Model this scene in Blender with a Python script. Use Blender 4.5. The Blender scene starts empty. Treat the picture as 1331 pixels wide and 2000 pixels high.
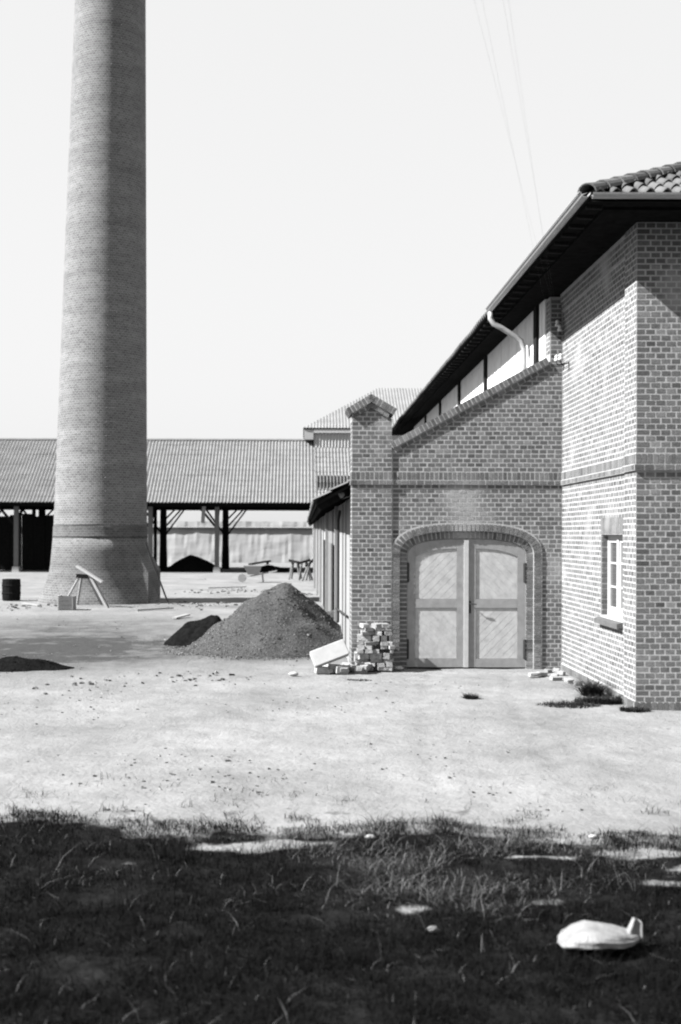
import bpy, math, random
import numpy as np
from mathutils import Vector, Matrix, noise
random.seed(7); RNG = np.random.default_rng(7)
R = math.radians
scene = bpy.context.scene
COL = scene.collection

# ------------------------------------------------------------------ camera
cam_d = bpy.data.cameras.new('camera'); cam = bpy.data.objects.new('camera', cam_d); COL.objects.link(cam)
cam.location = (0, 0, 2.25)
cam.rotation_euler = (Matrix.Rotation(R(90), 4, 'X') @ Matrix.Rotation(0.003, 4, 'Z')).to_euler()
cam_d.sensor_fit = 'VERTICAL'; cam_d.sensor_height = 36; cam_d.sensor_width = 24
cam_d.lens = 39.6; cam_d.shift_x = 0.03625; cam_d.shift_y = 0.0225
cam_d.clip_start = 0.1; cam_d.clip_end = 3000
cam_d.dof.use_dof = True; cam_d.dof.focus_distance = 16.5; cam_d.dof.aperture_fstop = 1.7
scene.camera = cam
scene.cycles.filter_width = 2.1        # soft old lens

# ------------------------------------------------------------------ sky, sun, exposure
PHI, ELEV = 13.0, 40.0           # sun stands to the left, PHI degrees towards the viewer's side
sd = Vector((-math.cos(R(PHI)) * math.cos(R(ELEV)), -math.sin(R(PHI)) * math.cos(R(ELEV)), math.sin(R(ELEV))))
W = bpy.data.worlds.new('World'); scene.world = W; W.use_nodes = True
wn = W.node_tree; wn.nodes.clear()
sky = wn.nodes.new('ShaderNodeTexSky'); sky.sky_type = 'NISHITA'; sky.sun_disc = False
sky.sun_elevation = R(ELEV); sky.sun_rotation = math.atan2(sd.x, sd.y)
sky.dust_density = 2.5; sky.air_density = 1.0; sky.ozone_density = 1.0
sep = wn.nodes.new('ShaderNodeSeparateColor')            # blue-sensitive black-and-white film
bgn = wn.nodes.new('ShaderNodeBackground'); bgn.inputs['Strength'].default_value = 0.0405
wo = wn.nodes.new('ShaderNodeOutputWorld')
wn.links.new(sky.outputs[0], sep.inputs[0]); 
hz_ = wn.nodes.new('ShaderNodeMix'); hz_.data_type = 'FLOAT'; hz_.inputs[0].default_value = .8; hz_.inputs[3].default_value = 6.05   # bright even haze
wn.links.new(sep.outputs[2], hz_.inputs[2]); wn.links.new(hz_.outputs[0], bgn.inputs['Color'])
wn.links.new(bgn.outputs[0], wo.inputs['Surface'])
sun_d = bpy.data.lights.new('sun', 'SUN'); sun_d.energy = 5.0; sun_d.angle = R(0.55); sun_d.color = (1, 1, 1)
sun = bpy.data.objects.new('sun', sun_d); COL.objects.link(sun); sun.location = (-20, -8, 20)
sun.rotation_euler = sd.to_track_quat('Z', 'Y').to_euler()
scene.view_settings.view_transform = 'Standard'; scene.view_settings.look = 'None'
scene.view_settings.gamma = 1; scene.view_settings.use_curve_mapping = False
scene.view_settings.exposure = 2.0

# ------------------------------------------------------------------ materials (all neutral: the photograph is black and white)
MAT = {}
ALB = .76        # overall reflectance level that goes with the exposure
def mat(name, base, var=0.25, scale=6.0, rough=0.9, bump=0.0, bscale=40.0, tone=None, streak=None, spec=0.2, metallic=0.0, stain=None):
    """base grey * noise; tone=(lo,hi) spreads the per-face attribute 'tone'; streak=(sx,sy,sz) stretches the noise."""
    m = bpy.data.materials.new(name); m.use_nodes = True; nt = m.node_tree
    b = nt.nodes['Principled BSDF']
    b.inputs['Roughness'].default_value = rough; b.inputs['Metallic'].default_value = metallic
    b.inputs['Specular IOR Level'].default_value = spec
    geo = nt.nodes.new('ShaderNodeNewGeometry'); mp = nt.nodes.new('ShaderNodeMapping')
    nt.links.new(geo.outputs['Position'], mp.inputs['Vector'])
    if streak: mp.inputs['Scale'].default_value = streak
    nz = nt.nodes.new('ShaderNodeTexNoise'); nz.inputs['Scale'].default_value = scale
    nz.inputs['Detail'].default_value = 8; nz.inputs['Roughness'].default_value = 0.65
    nt.links.new(mp.outputs[0], nz.inputs['Vector'])
    rg = nt.nodes.new('ShaderNodeMapRange'); rg.inputs[1].default_value = 0.25; rg.inputs[2].default_value = 0.75
    rg.inputs[3].default_value = (1 - var) * ALB; rg.inputs[4].default_value = (1 + var) * ALB
    nt.links.new(nz.outputs[0], rg.inputs[0])
    mul = nt.nodes.new('ShaderNodeMath'); mul.operation = 'MULTIPLY'
    nt.links.new(rg.outputs[0], mul.inputs[0])
    if tone:
        at = nt.nodes.new('ShaderNodeAttribute'); at.attribute_name = 'tone'
        tr = nt.nodes.new('ShaderNodeMapRange'); tr.inputs[3].default_value = tone[0]; tr.inputs[4].default_value = tone[1]
        nt.links.new(at.outputs['Fac'], tr.inputs[0]); nt.links.new(tr.outputs[0], mul.inputs[1])
    else:
        mul.inputs[1].default_value = base
    last = mul.outputs[0]
    if stain:                                     # pale lime bloom in patches of its own shape: (scale, threshold, colour)
        n2 = nt.nodes.new('ShaderNodeTexNoise'); n2.inputs['Scale'].default_value = stain[0]; n2.inputs['Detail'].default_value = 6
        nt.links.new(geo.outputs['Position'], n2.inputs['Vector'])
        r2 = nt.nodes.new('ShaderNodeMapRange'); r2.inputs[1].default_value = stain[1]; r2.inputs[2].default_value = stain[1] + 0.16
        nt.links.new(n2.outputs[0], r2.inputs[0])
        mx = nt.nodes.new('ShaderNodeMix'); mx.data_type = 'FLOAT'
        nt.links.new(r2.outputs[0], mx.inputs[0]); nt.links.new(last, mx.inputs[2]); mx.inputs[3].default_value = stain[2] * ALB
        last = mx.outputs[0]
    nt.links.new(last, b.inputs['Base Color'])
    if bump:
        n3 = nt.nodes.new('ShaderNodeTexNoise'); n3.inputs['Scale'].default_value = bscale; n3.inputs['Detail'].default_value = 6
        nt.links.new(mp.outputs[0] if streak else geo.outputs['Position'], n3.inputs['Vector'])
        bp = nt.nodes.new('ShaderNodeBump'); bp.inputs['Strength'].default_value = bump; bp.inputs['Distance'].default_value = 0.02
        nt.links.new(n3.outputs[0], bp.inputs['Height']); nt.links.new(bp.outputs[0], b.inputs['Normal'])
    MAT[name] = m; return m
mat('brick', .1, .35, 30, .9, .5, 120, tone=(.062, .20), stain=(.9, .58, .29))
mat('loose_brick', .2, .3, 18, .95, .6, 60, tone=(.11, .38))
mat('mortar', .345, .25, 9, .95, .4, 90)
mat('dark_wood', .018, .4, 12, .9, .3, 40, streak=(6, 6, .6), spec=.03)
mat('shed_wood', .13, .35, 10, .85, .3, 40, streak=(5, 5, .5))
mat('black_or_shaded_wood', .012, .4, 8, 1, .3, 30, spec=0)  # black wood; on eave undersides and rear shed posts it paints in shade
mat('door_paint', .24, .2, 9, .55, .12, 60, spec=.35)
mat('door_board', .40, .24, 7, .6, .15, 60, spec=.3)
mat('white_paint', .42, .10, 12, .6, .1, 50)
mat('panel_white', .72, .14, 4, .7, .1, 40)
mat('plaster_board', .40, .16, 3, .85, .2, 30, tone=(.14, .32), streak=(3, 3, .4))
mat('zinc', .34, .18, 9, .45, .1, 50, spec=.5)
mat('iron', .03, .3, 20, .6, .3, 80)
mat('tile', .19, .28, 5, .8, .3, 60, tone=(.045, .14))
mat('far_tile', .185, .2, 1.2, .85)
mat('cladding', .36, .12, .8, .7)
mat('concrete', .36, .12, 8, .9, .2, 60)
mat('gravel', .062, .75, 26, 1, 1.0, 70, spec=0)
mat('pebble', .12, .4, 25, .9, tone=(.015, .22), spec=.05)
mat('coal', .008, .6, 14, 1, .8, 40, spec=0)
mat('paper', .21, .3, 9, .85, .7, 14)
mat('clay', .24, .22, .5, .95, .5, 3, streak=(1, 1, .12))
mat('field', .34, .2, .02, 1)
mat('porcelain', .5, .05, 10, .25, spec=.6)
mat('pale_wood', .26, .2, 10, .85, .2, 50, streak=(4, 4, 1))
mat('grass_blade', .05, .3, 4, .8, tone=(.002, .14), spec=.03)
mat('weed_leaf', .03, .3, 6, .8, tone=(.006, .03), spec=.1)
def glass():
    m = bpy.data.materials.new('glass'); m.use_nodes = True; b = m.node_tree.nodes['Principled BSDF']
    b.inputs['Base Color'].default_value = (.05, .05, .05, 1); b.inputs['Roughness'].default_value = .06
    b.inputs['Specular IOR Level'].default_value = .8; MAT['glass'] = m
glass()

# ------------------------------------------------------------------ mesh helpers
def wloc(o):
    v = Vector((0, 0, 0))
    while o is not None:
        v += o.location; o = o.parent
    return v
def empty(name, loc, label, cat, group=None):
    o = bpy.data.objects.new(name, None); COL.objects.link(o); o.location = loc; o.empty_display_size = .2
    tag(o, label, cat, group); return o
def tag(o, label=None, cat=None, group=None, kind=None):
    if label: o['label'] = label
    if cat: o['category'] = cat
    if group: o['group'] = group
    if kind: o['kind'] = kind
    return o
def link(name, me, parent=None, loc=(0, 0, 0), rot=None):
    o = bpy.data.objects.new(name, me); COL.objects.link(o)
    o.location = Vector(loc)
    if parent is not None:
        o.parent = parent; o.location = Vector(loc) - wloc(parent)
    if rot is not None: o.rotation_euler = rot.to_euler()
    return o
def tones_to(me, tones):
    a = me.attributes.new('tone', 'FLOAT', 'FACE'); a.data.foreach_set('value', np.asarray(tones, dtype=np.float32))
class MB:
    def __init__(s): s.v = []; s.f = []; s.t = []
    def add(s, vs, fs, tone=.5):
        n = len(s.v); s.v.extend([tuple(p) for p in vs])
        for f in fs: s.f.append(tuple(i + n for i in f)); s.t.append(tone)
    def box(s, c, d, rot=None, tone=.5, back=True):
        hx, hy, hz = d[0] / 2, d[1] / 2, d[2] / 2; c = Vector(c)
        P = [Vector((x, y, z)) for z in (-hz, hz) for y in (-hy, hy) for x in (-hx, hx)]
        if rot is not None: P = [rot @ p for p in P]
        s.add([c + p for p in P], [(0, 1, 5, 4), (1, 3, 7, 5), (3, 2, 6, 7), (2, 0, 4, 6), (4, 5, 7, 6), (0, 2, 3, 1)], tone)
    def span(s, x0, x1, y0, y1, z0, z1, tone=.5):
        s.box(((x0 + x1) / 2, (y0 + y1) / 2, (z0 + z1) / 2), (x1 - x0, y1 - y0, z1 - z0), None, tone)
    def bar(s, a, b, w, h, tone=.5, up=(0, 0, 1)):
        a, b = Vector(a), Vector(b); d = (b - a); L = d.length; d.normalize()
        up = Vector(up)
        if abs(d.dot(up)) > .98: up = Vector((0, 1, 0))
        sx = d.cross(up).normalized(); uz = sx.cross(d).normalized()
        s.box((a + b) / 2, (w, L, h), Matrix((sx, d, uz)).transposed(), tone)
    def tube(s, pts, r, n=8, tone=.5, cap=True):
        pts = [Vector(p) for p in pts]; rs = r if isinstance(r, (list, tuple)) else [r] * len(pts)
        base = len(s.v); prev = None
        for i, p in enumerate(pts):
            d = (pts[min(i + 1, len(pts) - 1)] - pts[max(i - 1, 0)]).normalized()
            ref = prev if prev is not None else (Vector((0, 0, 1)) if abs(d.z) < .9 else Vector((0, 1, 0)))
            sx = d.cross(ref)
            if sx.length < 1e-4: sx = d.cross(Vector((1, 0, 0)))
            sx.normalize(); sy = sx.cross(d).normalized(); prev = sy
            for k in range(n):
                a = 2 * math.pi * k / n
                s.v.append(tuple(p + (sx * math.cos(a) + sy * math.sin(a)) * rs[i]))
        for i in range(len(pts) - 1):
            for k in range(n):
                a = base + i * n + k; b = base + i * n + (k + 1) % n
                s.f.append((a, b, b + n, a + n)); s.t.append(tone)
        if cap:
            s.f.append(tuple(base + k for k in range(n))[::-1]); s.t.append(tone)
            e = base + (len(pts) - 1) * n; s.f.append(tuple(e + k for k in range(n))); s.t.append(tone)
    def prism(s, poly, ax, a0, a1, tone=.5):
        """poly in the two other axes (ordered), extruded along ax ('x','y','z') from a0 to a1"""
        def mk(p, a): return {'x': (a, p[0], p[1]), 'y': (p[0], a, p[1]), 'z': (p[0], p[1], a)}[ax]
        n = len(poly)
        s.add([mk(p, a0) for p in poly] + [mk(p, a1) for p in poly],
              [tuple(range(n)), tuple(range(2 * n - 1, n - 1, -1))] + [(i, i + n, (i + 1) % n + n, (i + 1) % n) for i in range(n)], tone)
    def rings(s, rr, closed=True, cap=True, tone=.5):
        base = len(s.v); n = len(rr[0])
        for r in rr: s.v.extend([tuple(p) for p in r])
        for i in range(len(rr) - 1):
            for k in range(n if closed else n - 1):
                a = base + i * n + k; b = base + i * n + (k + 1) % n
                s.f.append((a, b, b + n, a + n)); s.t.append(tone)
        if cap and closed:
            s.f.append(tuple(base + k for k in range(n))[::-1]); s.t.append(tone)
            e = base + (len(rr) - 1) * n; s.f.append(tuple(e + k for k in range(n))); s.t.append(tone)
    def build(s, name, m, parent=None, loc=(0, 0, 0), smooth=False, fix=True):
        me = bpy.data.meshes.new(name); L = Vector(loc)
        me.from_pydata([tuple(Vector(p) - L) for p in s.v], [], s.f)
        tones_to(me, s.t)
        if fix:
            import bmesh
            bm = bmesh.new(); bm.from_mesh(me); bmesh.ops.recalc_face_normals(bm, faces=bm.faces); bm.to_mesh(me); bm.free()
        if smooth: me.polygons.foreach_set('use_smooth', [True] * len(me.polygons))
        me.materials.append(MAT[m]); me.update()
        return link(name, me, parent, loc)
def part(name, m, parent, fn, loc=None, smooth=False):
    b = MB(); fn(b); return b.build(name, m, parent, loc if loc is not None else tuple(wloc(parent)), smooth)
def N(x, y, z=0.0): return noise.noise(Vector((x, y, z)))
def fbm(x, y, o=4):
    s = 0; a = .5
    for i in range(o): s += a * noise.noise(Vector((x, y, i * 7.3))); x *= 2.03; y *= 2.03; a *= .5
    return s

# ------------------------------------------------------------------ bricks: each one a box, the largest 300 of a building single, the rest joined
_bm = {}
def brick_mesh(w, d, h, tone, m='brick', wob=0.0):
    key = (round(w, 3), round(d, 3), round(h, 3), round(tone * 7) / 7, m, wob)
    if key in _bm: return _bm[key]
    b = MB(); b.box((0, 0, 0), (w, d, h), None, key[3])
    if wob: b.v = [tuple(c + random.uniform(-wob, wob) for c in p) for p in b.v]
    me = bpy.data.meshes.new('brick'); me.from_pydata(b.v, [], b.f); tones_to(me, b.t); me.materials.append(MAT[m]); _bm[key] = me
    return me
def btone():
    t = random.gauss(.42, .15)
    if random.random() < .03: t = random.uniform(.75, 1)
    return min(1, max(0, t))
class Wall:
    """collects bricks (centre, dims, rotation, tone, priority)"""
    def __init__(s): s.b = []
    def put(s, c, d, rot=None, pri=1.0, tone=None): s.b.append((Vector(c), d, rot, btone() if tone is None else tone, pri * d[0] * d[2]))
    def face(s, origin, u, nrm, spans, z0, z1, ch=.077, pitch=.135, proud=.0018, pri=1.0, h0=0):
        """running header bond; spans(za, zb) -> [(u0, u1), ...]"""
        u, nrm = Vector(u), Vector(nrm); rot = Matrix((u, -nrm, Vector((0, 0, 1)))).transposed()
        k = 0; z = z0
        while z + ch * .7 < z1:
            for (a, b) in spans(z, z + ch):
                if b - a < .03: continue
                x = a; first = .185 if k % 2 else .12
                ws = []
                nfull = (b - a - first) / pitch
                x = a; w = min(first, b - a)
                while x < b - 1e-4:
                    e = min(x + w, b)
                    if b - e < .05: e = b
                    ws.append((x, e)); x = e; w = pitch
                for (p, q) in ws:
                    if q - p < .022: continue
                    pd = proud + random.uniform(-.0012, .0012)
                    j = random.uniform(-.003, .003)
                    c = Vector(origin) + u * ((p + q) / 2 + j) + nrm * (pd - .02) + Vector((0, 0, z + ch / 2 + random.uniform(-.0015, .0015)))
                    s.put(c, (q - p - .024, .04, ch - .0205), rot, pri)
            z += ch; k += 1
    def row(s, a, b, nrm, n_pitch, h, gap=.020, depth=.06, pri=1.0, jit=.0015):
        """bricks side by side from a to b (centres of the row's height), nrm = outward"""
        a, b, nrm = Vector(a), Vector(b), Vector(nrm); d = b - a; L = d.length; d.normalize()
        up = nrm.cross(d) * -1
        if up.z < 0: up = -up
        n = max(1, round(L / n_pitch)); p = L / n; rot = Matrix((d, -nrm, up)).transposed()
        for i in range(n):
            s.put(a + d * (p * (i + .5)) + nrm * (random.uniform(-jit, jit) - depth / 2), (p - gap, depth, h), rot, pri)
    def emit(s, parent, n_single, name='brick'):
        order = sorted(range(len(s.b)), key=lambda i: -s.b[i][4])
        for i in order[:n_single]:
            c, d, rot, t, _ = s.b[i]
            d = (round(d[0], 2), d[1], d[2]) if d[0] > .07 else d
            link(name, brick_mesh(d[0], d[1], d[2], t), parent, c, rot)
        if len(order) > n_single:
            m = MB()
            for i in order[n_single:]:
                c, d, rot, t, _ = s.b[i]; m.box(c, d, rot, t)
            o = m.build('brickwork', 'brick', parent, tuple(wloc(parent)), fix=False); o['kind'] = 'stuff'

# ================================================================== GROUND
def sstep(a, b, x): t = min(1, max(0, (x - a) / (b - a))); return t * t * (3 - 2 * t)
def grass_edge(x): return 8.85 + .35 * N(x * .7, 3.1) + .16 * N(x * 2.3, 8.8) + .07 * (-x if x < 0 else 0) - .12 * max(0, x - 1)
BARE = [(-.35, 8.12, .62, .16), (1.5, 7.88, .55, .09), (2.4, 7.95, .45, .16), (2.35, 7.3, .35, .12), (.66, 6.75, .25, .06), (1.5, 6.95, .4, .06), (-1.3, 7.75, .3, .07), (1.9, 8.3, .3, .08), (.3, 7.5, .25, .05), (2.9, 7.6, .5, .2)]
def bare(x, y):      # bare sandy spots inside the grass
    v = 0
    for (a, b_, rx, ry) in BARE:
        if abs(y - b_) < ry * 3: v = max(v, math.exp(-(((x - a) / rx) ** 2 + ((y - b_) / ry) ** 2)))
    return v * (1 + .9 * N(x * 4, y * 7, 6)) + .25 * N(x * 2, y * 4, 2)
def gh(x, y):
    near = 1 - sstep(40, 60, abs(y) + abs(x) * .5)
    h = near * (.03 * fbm(x * .35, y * .35) + .035 * fbm(x * 1.3, y * 1.3))
    w = sstep(-.3, -1.2, x) * sstep(14.4, 15.6, y) * (1 - sstep(18.6, 19.6, y))
    h += w * .06 * abs(fbm(x * 1.1, y * 2.2))
    if y < 9.4: h += .035 * sstep(9.4, 8.2, y) * (fbm(x * 1.6, y * 1.6) + .3)
    if 9 < y < 18.6 and x > .5:                    # shallow cart ruts curving away from the gate
        xc = 2.75 - .9 * math.sin((18.6 - y) * .17)
        for o_ in (-.62, .62):
            q = (x - xc - o_ + .05 * N(y * .8, 3)) / .085
            if abs(q) < 3: h += .022 * (.45 * math.exp(-(q - 1.6) ** 2) + .45 * math.exp(-(q + 1.6) ** 2) - math.exp(-q * q)) * (.4 + .8 * abs(N(y * .6, o_ * 3)))
    return h - .012
def axis(*segs):
    out = []
    for a, b, st in segs:
        n = max(1, int(round((b - a) / st))); out += [a + (b - a) * i / n for i in range(n)]
    out.append(segs[-1][1]); return out
GX = axis((-600, -60, 60), (-60, -14, 4), (-14, -6, .5), (-6, 7, .1), (7, 14, .7), (14, 60, 5), (60, 600, 60))
GY = axis((-200, -20, 30), (-20, 2, 2), (2, 24, .1), (24, 46, .4), (46, 92.6, 2.0))
gv = []; dirt = []; soil = []  # dirt holds coal dust and soil, plus some painted shade
for y in GY:
    for x in GX:
        gv.append((x, y, gh(x, y)))
        a = math.exp(-(((x + 4.9) / 3.3) ** 2 + ((y - 22.4) / 3.6) ** 2)) * 1.6
        a = max(a, .8 * math.exp(-(((x + 5.5) / 3.6) ** 2 + ((y - 27) / 4.5) ** 2)))          # trodden coal dust left of the heap
        a = max(a, .9 * math.exp(-(((x + 1.0) / 1.9) ** 2 + ((y - 21.3) / 1.5) ** 2)))
        a = max(a, .45 * math.exp(-(((x + 2.5) / 5.0) ** 2 + ((y - 35.5) / 1.0) ** 2)))  # soil streak with the chimney's shadow painted into it
        a = max(a, .9 * math.exp(-(((x + 8.6) / 4.5) ** 2 + ((y - 70.5) / 2.2) ** 4)) if y > 60 else a)  # shade of the shed roof painted into the ground tone
        dirt.append(a); e = grass_edge(x)
        soil.append(max(1 - sstep(e - .9, e + .15, y), .3 * (1 - sstep(e, e + 1.6, y))) - .75 * min(1, max(0, bare(x, y) - .3) * 1.6))
nx, ny = len(GX), len(GY)
gf = [(j * nx + i, j * nx + i + 1, (j + 1) * nx + i + 1, (j + 1) * nx + i) for j in range(ny - 1) for i in range(nx - 1)]
gme = bpy.data.meshes.new('ground'); gme.from_pydata(gv, [], gf)
for nm, vals in (('dirt', dirt), ('soil', soil)):
    at = gme.attributes.new(nm, 'FLOAT', 'POINT'); at.data.foreach_set('value', np.array(vals, dtype=np.float32))
gme.polygons.foreach_set('use_smooth', [True] * len(gme.polygons))
def ground_mat():
    m = bpy.data.materials.new('sand'); m.use_nodes = True; nt = m.node_tree; L = nt.links.new
    b = nt.nodes['Principled BSDF']; b.inputs['Roughness'].default_value = 1; b.inputs['Specular IOR Level'].default_value = .01
    geo = nt.nodes.new('ShaderNodeNewGeometry')
    def nz(scale, sc=(1, 1, 1), detail=8, rough=.6):
        mp = nt.nodes.new('ShaderNodeMapping'); mp.inputs['Scale'].default_value = sc; L(geo.outputs['Position'], mp.inputs[0])
        n = nt.nodes.new('ShaderNodeTexNoise'); n.inputs['Scale'].default_value = scale; n.inputs['Detail'].default_value = detail
        n.inputs['Roughness'].default_value = rough; L(mp.outputs[0], n.inputs['Vector']); return n.outputs[0]
    def rng(src, a, b_, c, d):
        r = nt.nodes.new('ShaderNodeMapRange'); r.inputs[1].default_value = a; r.inputs[2].default_value = b_
        r.inputs[3].default_value = c; r.inputs[4].default_value = d; L(src, r.inputs[0]); return r.outputs[0]
    def mth(op, a, b_):
        n = nt.nodes.new('ShaderNodeMath'); n.operation = op
        for i, v in enumerate((a, b_)):
            if isinstance(v, (int, float)): n.inputs[i].default_value = v
            else: L(v, n.inputs[i])
        return n.outputs[0]
    def mix(f, a, b_):
        n = nt.nodes.new('ShaderNodeMix'); n.data_type = 'FLOAT'
        for i, v in ((0, f), (2, a), (3, b_)):
            if isinstance(v, (int, float)): n.inputs[i].default_value = v
            else: L(v, n.inputs[i])
        return n.outputs[0]
    def attr(nm):
        a = nt.nodes.new('ShaderNodeAttribute'); a.attribute_name = nm; return a.outputs['Fac']
    big = rng(nz(.55, (1, 1, 1), 6, .6), .3, .7, .74, 1.14); mid = rng(nz(2.4, (1, 1, 1), 10, .75), .3, .7, .82, 1.12)
    fine = rng(nz(30, detail=4), .3, .7, .93, 1.06)
    c = mth('MULTIPLY', mth('MULTIPLY', mth('MULTIPLY', big, mid), fine), .165)
    specks = rng(nz(5.0, (1, 1, 1), 8, .75), .59, .69, 0, .7)          # dark crumbs and scraps trodden into the sand
    c = mix(specks, c, .055)
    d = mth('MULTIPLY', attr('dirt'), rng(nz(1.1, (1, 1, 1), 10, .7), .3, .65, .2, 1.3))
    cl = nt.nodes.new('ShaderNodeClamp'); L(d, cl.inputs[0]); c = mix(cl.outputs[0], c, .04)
    s = rng(mth('ADD', attr('soil'), rng(nz(2.2, detail=6), .2, .8, -.42, .42)), .38, .62, 0, 1)
    c = mix(s, c, rng(nz(9), .3, .7, .004, .013))
    L(c, b.inputs['Base Color'])
    hgt = mth('ADD', mth('MULTIPLY', nz(3.5, (1, 1, 1)), 1.0), mth('MULTIPLY', nz(22, detail=6), .35))
    bp = nt.nodes.new('ShaderNodeBump'); bp.inputs['Strength'].default_value = .7; bp.inputs['Distance'].default_value = .06
    L(hgt, bp.inputs['Height']); L(bp.outputs[0], b.inputs['Normal']); return m
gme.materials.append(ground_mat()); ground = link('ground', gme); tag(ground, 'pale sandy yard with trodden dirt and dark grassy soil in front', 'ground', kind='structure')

# cut clay bank and the fields above it
def heightgrid(name, xs, ys, fz, m, smooth=True):
    v = [(x, y + (fz(x, y)[1] if isinstance(fz(x, y), tuple) else 0), fz(x, y)[0] if isinstance(fz(x, y), tuple) else fz(x, y)) for y in ys for x in xs]
    n = len(xs); f = [(j * n + i, j * n + i + 1, (j + 1) * n + i + 1, (j + 1) * n + i) for j in range(len(ys) - 1) for i in range(n - 1)]
    me = bpy.data.meshes.new(name); me.from_pydata(v, [], f); me.materials.append(MAT[m])
    if smooth: me.polygons.foreach_set('use_smooth', [True] * len(f))
    return link(name, me)
bxs = axis((-160, -32, 4), (-32, 8, .25), (8, 160, 4))
def bank(x, t):
    top = 3.35 + .12 * N(x * .13, 2) + .05 * N(x * .9, 5)
    return (-.6 + (top + .6) * t, 1.3 * t + .04 * N(x * .5, t * .8, 3) + .06 * N(x * 3.5, t * 2.5, 9) + .06 * N(x * 1.1, t * 6, 4))
bv = []; bf = []; tt = [i / 14 for i in range(15)]
for t in tt:
    for x in bxs:
        z, dy = bank(x, t); bv.append((x, 91.4 + dy, z))
nb = len(bxs)
bf = [(j * nb + i, j * nb + i + 1, (j + 1) * nb + i + 1, (j + 1) * nb + i) for j in range(14) for i in range(nb - 1)]
bme = bpy.data.meshes.new('clay_bank'); bme.from_pydata(bv, [], bf); bme.materials.append(MAT['clay'])
tag(link('clay_bank', bme), 'pale cut clay bank with vertical rills beyond the shed', 'bank', kind='structure')
def fieldz(x, y):
    t = (y - 92) / 300
    return 3.28 - .45 * (1 - sstep(92, 96.5, y)) + 11.5 * t ** .9 + 1.2 * N(x * .01, y * .01) * t * 3
fo = heightgrid('field', axis((-700, -100, 50), (-100, 60, 5), (60, 700, 50)), axis((92.2, 160, 3), (160, 420, 10), (420, 900, 60)), lambda x, y: fieldz(x, min(y, 420)), 'field')
tag(fo, 'pale field rising behind the clay bank with a dark strip', 'field', kind='structure')
def field_mat():
    m = MAT['field']; nt = m.node_tree; b = nt.nodes['Principled BSDF']
    geo = nt.nodes.new('ShaderNodeNewGeometry'); sx = nt.nodes.new('ShaderNodeSeparateXYZ'); nt.links.new(geo.outputs['Position'], sx.inputs[0])
    nzn = nt.nodes.new('ShaderNodeTexNoise'); nzn.inputs['Scale'].default_value = .02; nt.links.new(geo.outputs['Position'], nzn.inputs['Vector'])
    ad = nt.nodes.new('ShaderNodeMath'); ad.operation = 'MULTIPLY_ADD'; nt.links.new(nzn.outputs[0], ad.inputs[0]); ad.inputs[1].default_value = 60
    nt.links.new(sx.outputs[1], ad.inputs[2])
    r = nt.nodes.new('ShaderNodeValToRGB'); mr = nt.nodes.new('ShaderNodeMapRange'); mr.inputs[1].default_value = 100; mr.inputs[2].default_value = 420
    nt.links.new(ad.outputs[0], mr.inputs[0]); nt.links.new(mr.outputs[0], r.inputs[0])
    cr = r.color_ramp; cr.elements[0].color = (.14,) * 3 + (1,); cr.elements[1].position = .55; cr.elements[1].color = (.12,) * 3 + (1,)
    e = cr.elements.new(.22); e.color = (.15,) * 3 + (1,); e = cr.elements.new(.25); e.color = (.06,) * 3 + (1,); e = cr.elements.new(.34); e.color = (.09,) * 3 + (1,)
    nt.links.new(r.outputs[0], b.inputs['Base Color'])
field_mat()

# ================================================================== GATE ANNEX (lean-to with arched gate)
YF = 19.1
annex = empty('gate_building', (2.8, YF, 0), 'low brick lean-to with arched wooden gate and gabled corner pillar', 'building')
PX0, PX1, FX1 = .816, 1.493, 4.385
SL = .5467; TH = math.atan(SL)
def coplow(x): return 3.75 + (x - 1.6) * SL          # underside line of the sloping coping
ACX, ASZ, AA, AB, AN = 2.77, 1.877, 1.261, .572, 2.8
def arch_half(z, t):
    a, b = AA - t, AB - t
    if z <= ASZ: return a
    r = (z - ASZ) / b
    return 0 if r >= 1 else a * (1 - r ** AN) ** (1 / AN)
def arch_pts(t, n=64):
    a, b = AA - t, AB - t; out = []
    for i in range(n + 1):
        th = math.pi * i / n; c, s_ = -math.cos(th), math.sin(th)
        out.append((ACX + a * math.copysign(abs(c) ** (2 / AN), c), ASZ + b * abs(s_) ** (2 / AN)))
    return out
def facade_outline(t=0.0):
    p = [(PX1 - .3, -.3), (ACX - AA + t, -.3)] + arch_pts(t) + [(ACX + AA - t, -.3), (FX1, -.3), (FX1, 6.3), (4.17, 6.3), (4.17, coplow(4.17)), (PX1 - .3, coplow(PX1 - .3))]
    return p
part('facade_wall', 'mortar', annex, lambda b: b.prism(facade_outline(.02), 'y', YF, YF + .3))
w = Wall()
def fspans(z0, z1):
    z = (z0 + z1) / 2
    if 3.09 <= z < 3.325: return []
    lo = PX1 + .012
    if z1 > coplow(PX1) - .09: lo = max(lo, 1.6 + (z - 3.75 + .06) / SL)
    if lo > 4.17: lo = 4.18
    h = arch_half(z1, .03)
    if h > .02: return [(lo, ACX - h - .008), (ACX + h + .008, FX1 - .004)]
    return [(lo, FX1 - .004)]
w.face((0, YF, 0), (1, 0, 0), (0, -1, 0), fspans, -.04, 3.105, pri=1.0)
w.face((0, YF, 0), (1, 0, 0), (0, -1, 0), fspans, 3.33, 6.28, pri=.9)
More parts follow.
